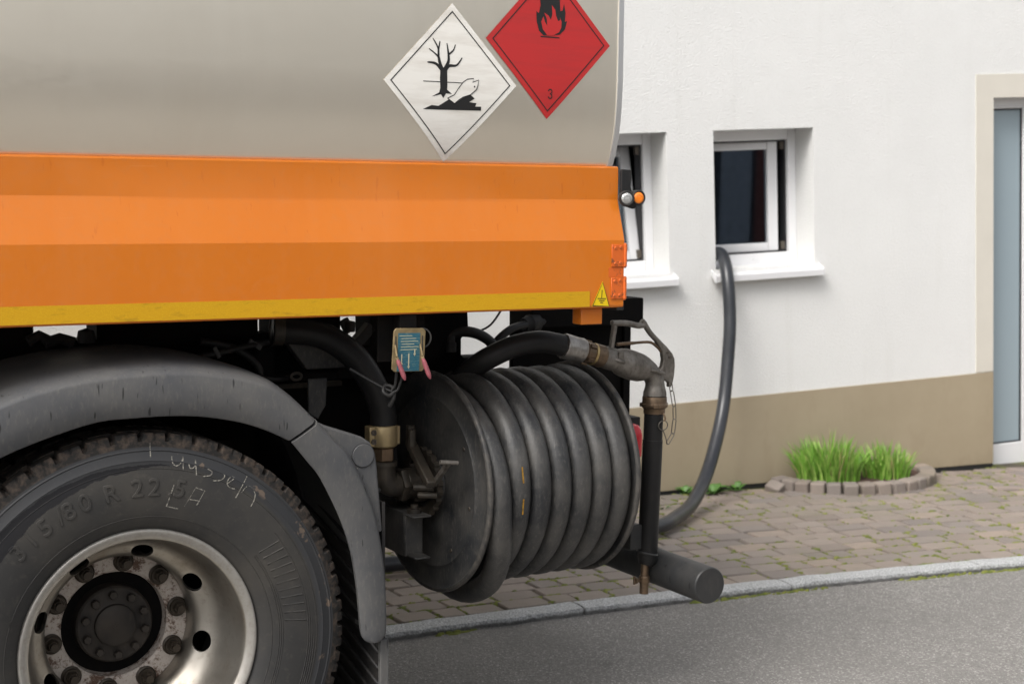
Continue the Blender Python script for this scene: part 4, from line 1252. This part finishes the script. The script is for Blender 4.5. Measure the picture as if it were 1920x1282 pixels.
# wound hose, first turn hanging slack
pts = []; NT = 7; per = 44
hr = .0362; pitch_ = (RL-.016-2*hr-.004)/(NT-1)
for i in range(int(NT*per)+1):
    t = i/per
    an = R(35)-2*math.pi*t
    f_ = t-math.floor(t)
    lane = sum(sstep((t-k_+.12)/.24) for k_ in range(1, NT))
    sl = 1-sstep((t-.78)/.35)
    rad = .289+.012*sl+.002*mnoise.noise(Vector((t*2.1, 3, 1)))
    a = .010+hr+lane*pitch_+.002*mnoise.noise(Vector((t*1.3, 8, 2)))+.050*sl*sstep(-math.sin(an))
    pts.append(RP(a, rad*math.cos(an), rad*math.sin(an)-.042*sl))
m = MB(); m.tube(pts, hr, 22)
m.build('hose_coil', 'hose_rubber', reel, smooth=60)
for (t0, t1) in ((.200, .222), (.248, .262)):   # two dabs of yellow paint on the second turn
    m = MB(); q_ = []
    i0 = int(round((1+t0+.36)*per))
    for i in range(i0, i0+2):
        p = pts[i]; c0 = RP((p-RC).dot(rx), 0, 0); out = (p-c0).normalized(); d = (out*.97-rx*.15).normalized(); q_.append((p+d*(hr+.0006), d))
    vs = []
    for p, d in q_: vs += [p-rx*.0028, p+rx*.0022]
    m.add(vs, [(2*i, 2*i+1, 2*i+3, 2*i+2) for i in range(len(q_)-1)])
    m.build('paint_mark', 'paint_dab', reel)
# hub gear and swivel
m = MB()
def gear(i, k, r_, h): return (r_+(.006 if (k//3) % 2 and i in (1, 2) else 0), h)
m.lathe([(.074, -.022), (.100, -.022), (.100, -.040), (.074, -.040)], RC, rx, 132, close=True, rmod=gear); m.build('reel_gear', 'cast_dark', reel)
m = MB(); m.lathe([(.001, -.10), (.042, -.10), (.046, -.095), (.046, -.06), (.058, -.055), (.058, -.03), (.05, -.025), (.05, 0)], RC, rx, 32)
for a in range(6): 
    an = R(60*a+15); m.disc(RP(-.055, .05*math.cos(an), .05*math.sin(an)), -rx, .008, .014, 6)
m.build('swivel', 'cast_dark', reel)
# elbow, nut, clamp and supply hose
EL = RP(-.155, 0, 0)
m = MB(); 
ep = [RP(-.09, 0, 0), RP(-.12, 0, 0), RP(-.145, 0, .006), RP(-.160, -.0, .025), RP(-.165, 0, .055), RP(-.165, 0, .075)]
m.tube(smooth_path(ep, 5), .036, 20); m.lathe([(.001, 0), (.05, 0), (.052, .004), (.052, .02), (.05, .024), (.001, .024)], RP(-.118, 0, 0), rx, 6)
m.lathe([(.036, 0), (.042, .0), (.042, .012), (.036, .012)], RP(-.165, 0, .062), rz, 24)
m.build('elbow', 'cast_dark', reel, smooth=45)
NB = RP(-.165, 0, .075)
m = MB(); m.lathe([(.001, 0), (.030, 0), (.034, .004), (.034, .038), (.030, .042), (.001, .042)], NB, rz, 6); m.build('hex_nut', 'bronze', reel, smooth=20)
m = MB(); cb = NB+Vector((0, 0, .042))
m.lathe([(.030, 0), (.040, .002), (.042, .006), (.042, .062), (.040, .066), (.030, .068)], cb, rz, 28)
m.box((cb.x-.052, cb.y-.020, cb.z+.004), (cb.x-.030, cb.y+.02, cb.z+.064)); m.box((cb.x+.030, cb.y-.018, cb.z+.006), (cb.x+.048, cb.y+.018, cb.z+.062))
clamp = m.build('hose_clamp', 'brass_clamp', reel, bevel=.004)
for dz in (.020, .047):
    m = MB(); m.lathe([(.0085, 0), (.0085, .006), (.005, .006), (.005, .002), (.001, .002)], (cb.x-.040, cb.y-.020, cb.z+dz), (0, -1, 0), 12); m.build('clamp_bolt', 'bolt_steel', reel)
m = MB(); ct = cb+Vector((0, 0, .06))
m.tube(smooth_path([tuple(ct), (ct.x-.004, ct.y, ct.z+.05), (ct.x-.035, ct.y, ct.z+.13), (ct.x-.095, ct.y+.01, ct.z+.215), (ct.x-.19, ct.y+.03, ct.z+.275), (ct.x-.32, ct.y+.06, ct.z+.29)], 7), .039, 20)
m.build('supply_hose', 'hose_plain', reel, smooth=60)
m = MB(); m.lathe([(.039, 0), (.046, 0), (.046, .03), (.039, .03)], (ct.x-.29, ct.y+.055, ct.z+.29), (-1, .15, .05), 20, close=True); m.build('pipe_union', 'cast_dark', reel)
# rewind lever and latch parts
m = MB(); m.bar(RP(-.075, .0, .125), RP(-.105, -.175, .025), .022, .030, tuple(rx)); m.build('latch_arm', 'cast_dark', reel, bevel=.004)
m = MB(); m.tube([RP(-.085, -.03, .115), RP(-.085, -.03, .165)], .011, 10).tube([RP(-.06, .02, .11), RP(-.06, .02, .17)], .014, 10); m.build('latch_bolt', 'cast_dark', reel)
m = MB(); m.tube([(.875, .10, .883), (.931, .10, .876)], .0065, 12); m.bar((.905, .20, .80), (.905, .105, .878), .012, .014); m.build('latch_lever', 'alloy', reel)
m = MB(); m.tube([RP(-.095, -.06, .0), RP(-.05, -.10, .0)], .012, 10).tube([RP(-.09, -.075, -.022), RP(-.045, -.11, -.022)], .010, 10); m.build('latch_pin', 'cast_dark', reel)
# U-channel bracket carrying the reel bearing
m = MB()
bx = RC.x-.085
m.box((bx-.03, RC.y-.05, .57), (bx+.006, RC.y+.14, .70)).box((bx-.03, RC.y-.115, .694), (bx+.03, RC.y+.14, .70)).box((bx-.028, RC.y-.056, .57), (bx+.03, RC.y-.050, .694)).box((bx-.02, RC.y-.11, .57), (bx+.03, RC.y-.05, .576))
m.box((bx-.03, RC.y+.14, .56), (bx+.04, .74, .86))
m.build('bearing_bracket', 'reel_steel', reel, bevel=.002, seg=1)
m = MB(); m.lathe([(.001, 0), (.022, 0), (.022, .012), (.012, .014), (.012, .024), (.001, .026)], (bx, RC.y-.06, .70), (0, 0, 1), 16); m.build('bearing_bolt', 'cast_dark', reel)
m = MB(); m.box((RC.x+RL+.02, .40, .60), (RC.x+RL+.06, .78, .82)); m.build('bearing_arm', 'reel_steel', reel, bevel=.003)
# hose leaving the reel towards the nozzle
m = MB(); m.tube(smooth_path([(1.09, .42, 1.06), (1.115, .36, 1.110), (1.149, .31, 1.148), (1.217, .285, 1.180), (1.290, .265, 1.193), (1.345, .255, 1.185), (1.385, .25, 1.175)], 7), .0335, 20); m.build('hose_tail', 'hose_plain', reel, smooth=60)
# --- bumper bar and nozzle holder
m = MB(); m.lathe([(.001, 0), (.0535, 0), (.0565, .003), (.0575, .006), (.0575, 2.42), (.001, 2.43)], (1.768, .02, .441), (0, 1, 0), 56); m.build('bumper_bar', 'bar_paint', truck)
NY_ = .25
m = MB(); m.tube([(1.7065, NY_, .952), (1.7050, NY_, .900), (1.7045, NY_, .868), (1.7042, NY_, .866), (1.6915, NY_, .492), (1.689, NY_, .482), (1.683, NY_, .466)], [.0305, .0305, .0305, .0320, .0320, .0300, .0205], 24)
hold = m.build('nozzle_holder', 'hose_plain', truck, smooth=30)
m = MB(); m.tube([(1.683, NY_, .470), (1.6815, NY_, .432)], .0125, 14); m.lathe([(.001, 0), (.016, 0), (.018, .004), (.018, .020), (.015, .024), (.001, .024)], (1.681, NY_, .408), (0, 0, 1), 14); m.tube([(1.681, NY_, .41), (1.6805, NY_, .374)], .0145, 14)
m.tube([(1.668, NY_, .418), (1.648, NY_-.004, .420)], .006, 8).lathe([(.001, 0), (.010, 0), (.010, .006), (.001, .006)], (1.650, NY_-.003, .420), (-1, 0, 0), 10).tube([(1.643, NY_, .408), (1.643, NY_, .434)], .004, 8)
m.build('drain_cock', 'bronze', hold)
m = MB(); m.tube([(1.692, NY_, .508), (1.690, NY_, .500)], .036, 24); m.box((1.62, NY_-.008, .52), (1.665, NY_+.3, .60)); m.build('holder_bracket', 'bar_paint', hold, bevel=.004)

# ================================================================== FUEL NOZZLE
noz = thing('fuel_nozzle', 'grey metal filling nozzle with guard handle resting in its upright holder', 'nozzle', (1.7085, NY_, 1.0), MT)
def NP(x, z, y=NY_): return (x, y, z)
ax0, ax1 = Vector(NP(1.366, 1.179)), Vector(NP(1.572, 1.1225)); dn = (ax1-ax0).normalized()
at = lambda d: ax0+dn*d
m = MB(); m.lathe([(.030, 0), (.0375, .001), (.0395, .006), (.0385, .030), (.0385, .060), (.0395, .066), (.037, .073), (.028, .075)], ax0, dn, 32); m.build('ferrule', 'ferrule_alloy', noz, smooth=40)
m = MB(); m.lathe([(.028, .074), (.029, .080), (.0325, .082), (.0325, .106), (.030, .109)], ax0, dn, 32)
a_, b_, _ = axes(dn)
for i in range(5):
    an = 2*math.pi*i/5+.6; e = a_*math.cos(an)+b_*math.sin(an)
    m.bar(at(.083)+e*.034, at(.105)+e*.034, .013, .010, tuple(e))
m.build('coupling_nut', 'bronze', noz, bevel=.001)
m = MB(); m.lathe([(.029, .107), (.0345, .108), (.0350, .112), (.0345, .116), (.029, .117)], ax0, dn, 40, close=True); m.build('brass_ring', 'brass', noz)
m = MB(); m.lathe([(.029, .116), (.0345, .117), (.0350, .120), (.0350, .146), (.0335, .150), (.030, .151)], ax0, dn, 40); m.build('swivel_band', 'bronze', noz)
m = MB()
bp = [at(.148), at(.152), at(.160), at(.176), at(.190), at(.198), Vector(NP(1.572, 1.1225)), Vector(NP(1.590, 1.117)), Vector(NP(1.618, 1.108)), Vector(NP(1.648, 1.099)), Vector(NP(1.668, 1.093)), Vector(NP(1.685, 1.085)), Vector(NP(1.699, 1.071)), Vector(NP(1.7075, 1.052)), Vector(NP(1.709, 1.034)), Vector(NP(1.709, 1.018)), Vector(NP(1.709, 1.008))]
rr = [.030, .0335, .035, .035, .0355, .0345, .0415, .0455, .0465, .0445, .0385, .0325, .0305, .0300, .0320, .0365, .0375]
m.tube(bp, rr, 28)
body = m.build('body', 'alloy', noz, smooth=50)
m = MB()
for i in range(3):
    e = (a_*math.cos(R(200+70*i))+b_*math.sin(R(200+70*i)))
for (p0, p1, hh, yy) in (((1.531, 1.134), (1.576, 1.119), .012, NY_-.038), ((1.645, 1.099), (1.730, 1.078), .012, NY_-.037)):
    m.tube([NP(p0[0], p0[1], yy+.012), NP(lerp(p0[0], p1[0], .3), lerp(p0[1], p1[1], .3), yy), NP(lerp(p0[0], p1[0], .75), lerp(p0[1], p1[1], .75), yy), NP(p1[0], p1[1], yy+.012)], [.003, .006, .006, .003], 8)
m.box((1.548, NY_-.037, 1.131), (1.566, NY_-.030, 1.155))
m.build('body_rib', 'alloy', noz, smooth=50)
m = MB(); m.tube(smooth_path([NP(1.541, 1.155), NP(1.546, 1.190), NP(1.5505, 1.218), NP(1.553, 1.236)], 5), [.0105]*16, 14, flat=.75)
m.tube(smooth_path([NP(1.541, 1.244), NP(1.556, 1.241), NP(1.580, 1.241), NP(1.608, 1.238), NP(1.640, 1.231), NP(1.662, 1.234)], 5), [.0045]+[.0095]*3+[.0105]*19+[.0115]*3, 14, flat=.9)
m.tube(smooth_path([NP(1.654, 1.246), NP(1.664, 1.236), NP(1.686, 1.207), NP(1.713, 1.182), NP(1.739, 1.157)], 5), [.005]+[.0115]*5+[.0105]*10+[.011]*5, 14, flat=.8)
m.build('guard_handle', 'alloy', noz, smooth=50)
m = MB(); m.prism([(1.700, 1.188), (1.722, 1.182), (1.745, 1.163), (1.769, 1.138), (1.777, 1.122), (1.779, 1.100), (1.7765, 1.068), (1.772, 1.046), (1.764, 1.030), (1.757, 1.034), (1.759, 1.044), (1.752, 1.050), (1.737, 1.055), (1.722, 1.060), (1.718, 1.085), (1.730, 1.100), (1.7335, 1.120), (1.729, 1.146), (1.716, 1.165)], NY_-.010, NY_+.010)
m.build('handle_web', 'alloy', noz, bevel=.004, seg=3)
m = MB(); m.tube(smooth_path([NP(1.560, 1.1755, NY_-.004), NP(1.619, 1.1775, NY_-.004), NP(1.681, 1.178, NY_-.004), NP(1.710, 1.164, NY_-.002), NP(1.730, 1.146, NY_)], 5), [.0055]*6+[.0045]*15, 10, flat=1.0); m.build('trigger', 'bronze', noz, smooth=60)
m = MB(); m.disc(NP(1.757, 1.128, NY_-.010), (0, -1, 0), .0055, .004, 10); m.disc(NP(1.748, 1.142, NY_-.010), (0, -1, 0), .004, .003, 10); m.build('pivot_pin', 'bolt_steel', noz)
m = MB(); m.lathe([(.034, 0), (.041, .001), (.0425, .005), (.0425, .012), (.0395, .014), (.0385, .034), (.0375, .036), (.030, .036)], NP(1.7085, .970), (0, 0, 1), 36)
for i in range(3):
    an = R(-115+120*i); e = Vector((math.cos(an), math.sin(an), 0)); c0 = Vector(NP(1.7085, .977))
    m.box((-.012, -.004, -.006), (.012, .006, .006), mat=Matrix.Translation(c0+e*.040) @ Matrix.Rotation(an-math.pi/2, 4, 'Z'))
m.lathe([(.028, 0), (.0345, 0), (.0345, .014), (.037, .018), (.030, .020)], NP(1.7080, .951), (0, 0, 1), 36)
m.build('outlet_collar', 'bronze', noz, bevel=.0012)
# chain: round ring, hook and open links
def linkm(m, c0, c1, wd, r_, plane):
    c0, c1 = Vector(c0), Vector(c1); d = (c1-c0).normalized(); s_ = d.cross(Vector(plane)).normalized()
    pts_ = []
    for k in range(8): a = math.pi*k/7; pts_.append(c0+s_*(wd*math.cos(a))-d*(wd*math.sin(a)))
    for k in range(8): a = math.pi*k/7; pts_.append(c1-s_*(wd*math.cos(a))+d*(wd*math.sin(a)))
    m.tube(pts_, r_, 7, closed=True)
yk = NY_-.022
cl = [((1.7535, 1.043), (1.757, 1.026), (0, 1, 0)), ((1.759, 1.018), (1.768, .977), (.9, .5, 0)), ((1.770, .967), (1.7715, .936), (0, 1, 0)), ((1.771, .926), (1.7665, .890), (.35, 1, 0)), ((1.7645, .882), (1.748, .858), (.2, 1, 0))]
for p, q, pln in cl:
    m = MB(); linkm(m, NP(*p, yk), NP(*q, yk), .0055, .0016, pln); m.build('chain_link', 'chain_steel', noz, smooth=60)
m = MB(); m.tube([NP(1.7205, .899, yk-.012), NP(1.731, .875, yk-.012), NP(1.739, .8535, yk-.010)], .0017, 8); m.build('chain_link', 'chain_steel', noz)
m = MB(); m.tube([NP(1.7185+.0175*math.cos(t), .9165+.0150*math.sin(t), yk-.013) for t in [i*math.pi/12 for i in range(24)]], .0017, 8, closed=True); m.build('split_ring', 'chain_steel', noz, smooth=60)
m = MB(); m.tube(smooth_path([NP(1.7195, .954, NY_-.034), NP(1.7215, .944, NY_-.040), NP(1.721, .936, NY_-.042), NP(1.7175, .932, NY_-.040)], 4), .003, 8); m.build('ring_hook', 'bronze', noz)

# ================================================================== UNSEEN GARAGE ROW (added for reflections in tank and panes)
opp = thing('added_garage_row', 'low beige garage row added out of view, for reflections in the tank and window panes', 'garage', (0, -9.5, 0), MT)
m = MB(); m.box((-13, -16, -1.0), (15, -9.5, 2.45)); m.build('wall', 'reflect_wall', opp, smooth=0)
m = MB(); m.box((-13.2, -16.2, 2.4502), (15.2, -9.35, 2.58)); m.build('roof', 'surround_paint', opp, bevel=.01)
for i in range(6):
    x = -9.6+3.45*i
    m = MB(); m.box((x, -9.52, .02), (x+2.5, -9.47, 2.1)); gd = m.build('reflect_door', 'reflect_dark', opp, bevel=.01)
    for k in range(5):
        m = MB(); m.box((x+.08+.48*k, -9.469, .1), (x+.08+.48*k+(.42 if k % 2 else .30), -9.455, 2.02)); m.build('reflect_board', 'reflect_pale' if k % 2 else ('reflect_red' if k == 2 else 'reflect_dark'), gd, bevel=.006)  # stripes added for the window pane to reflect
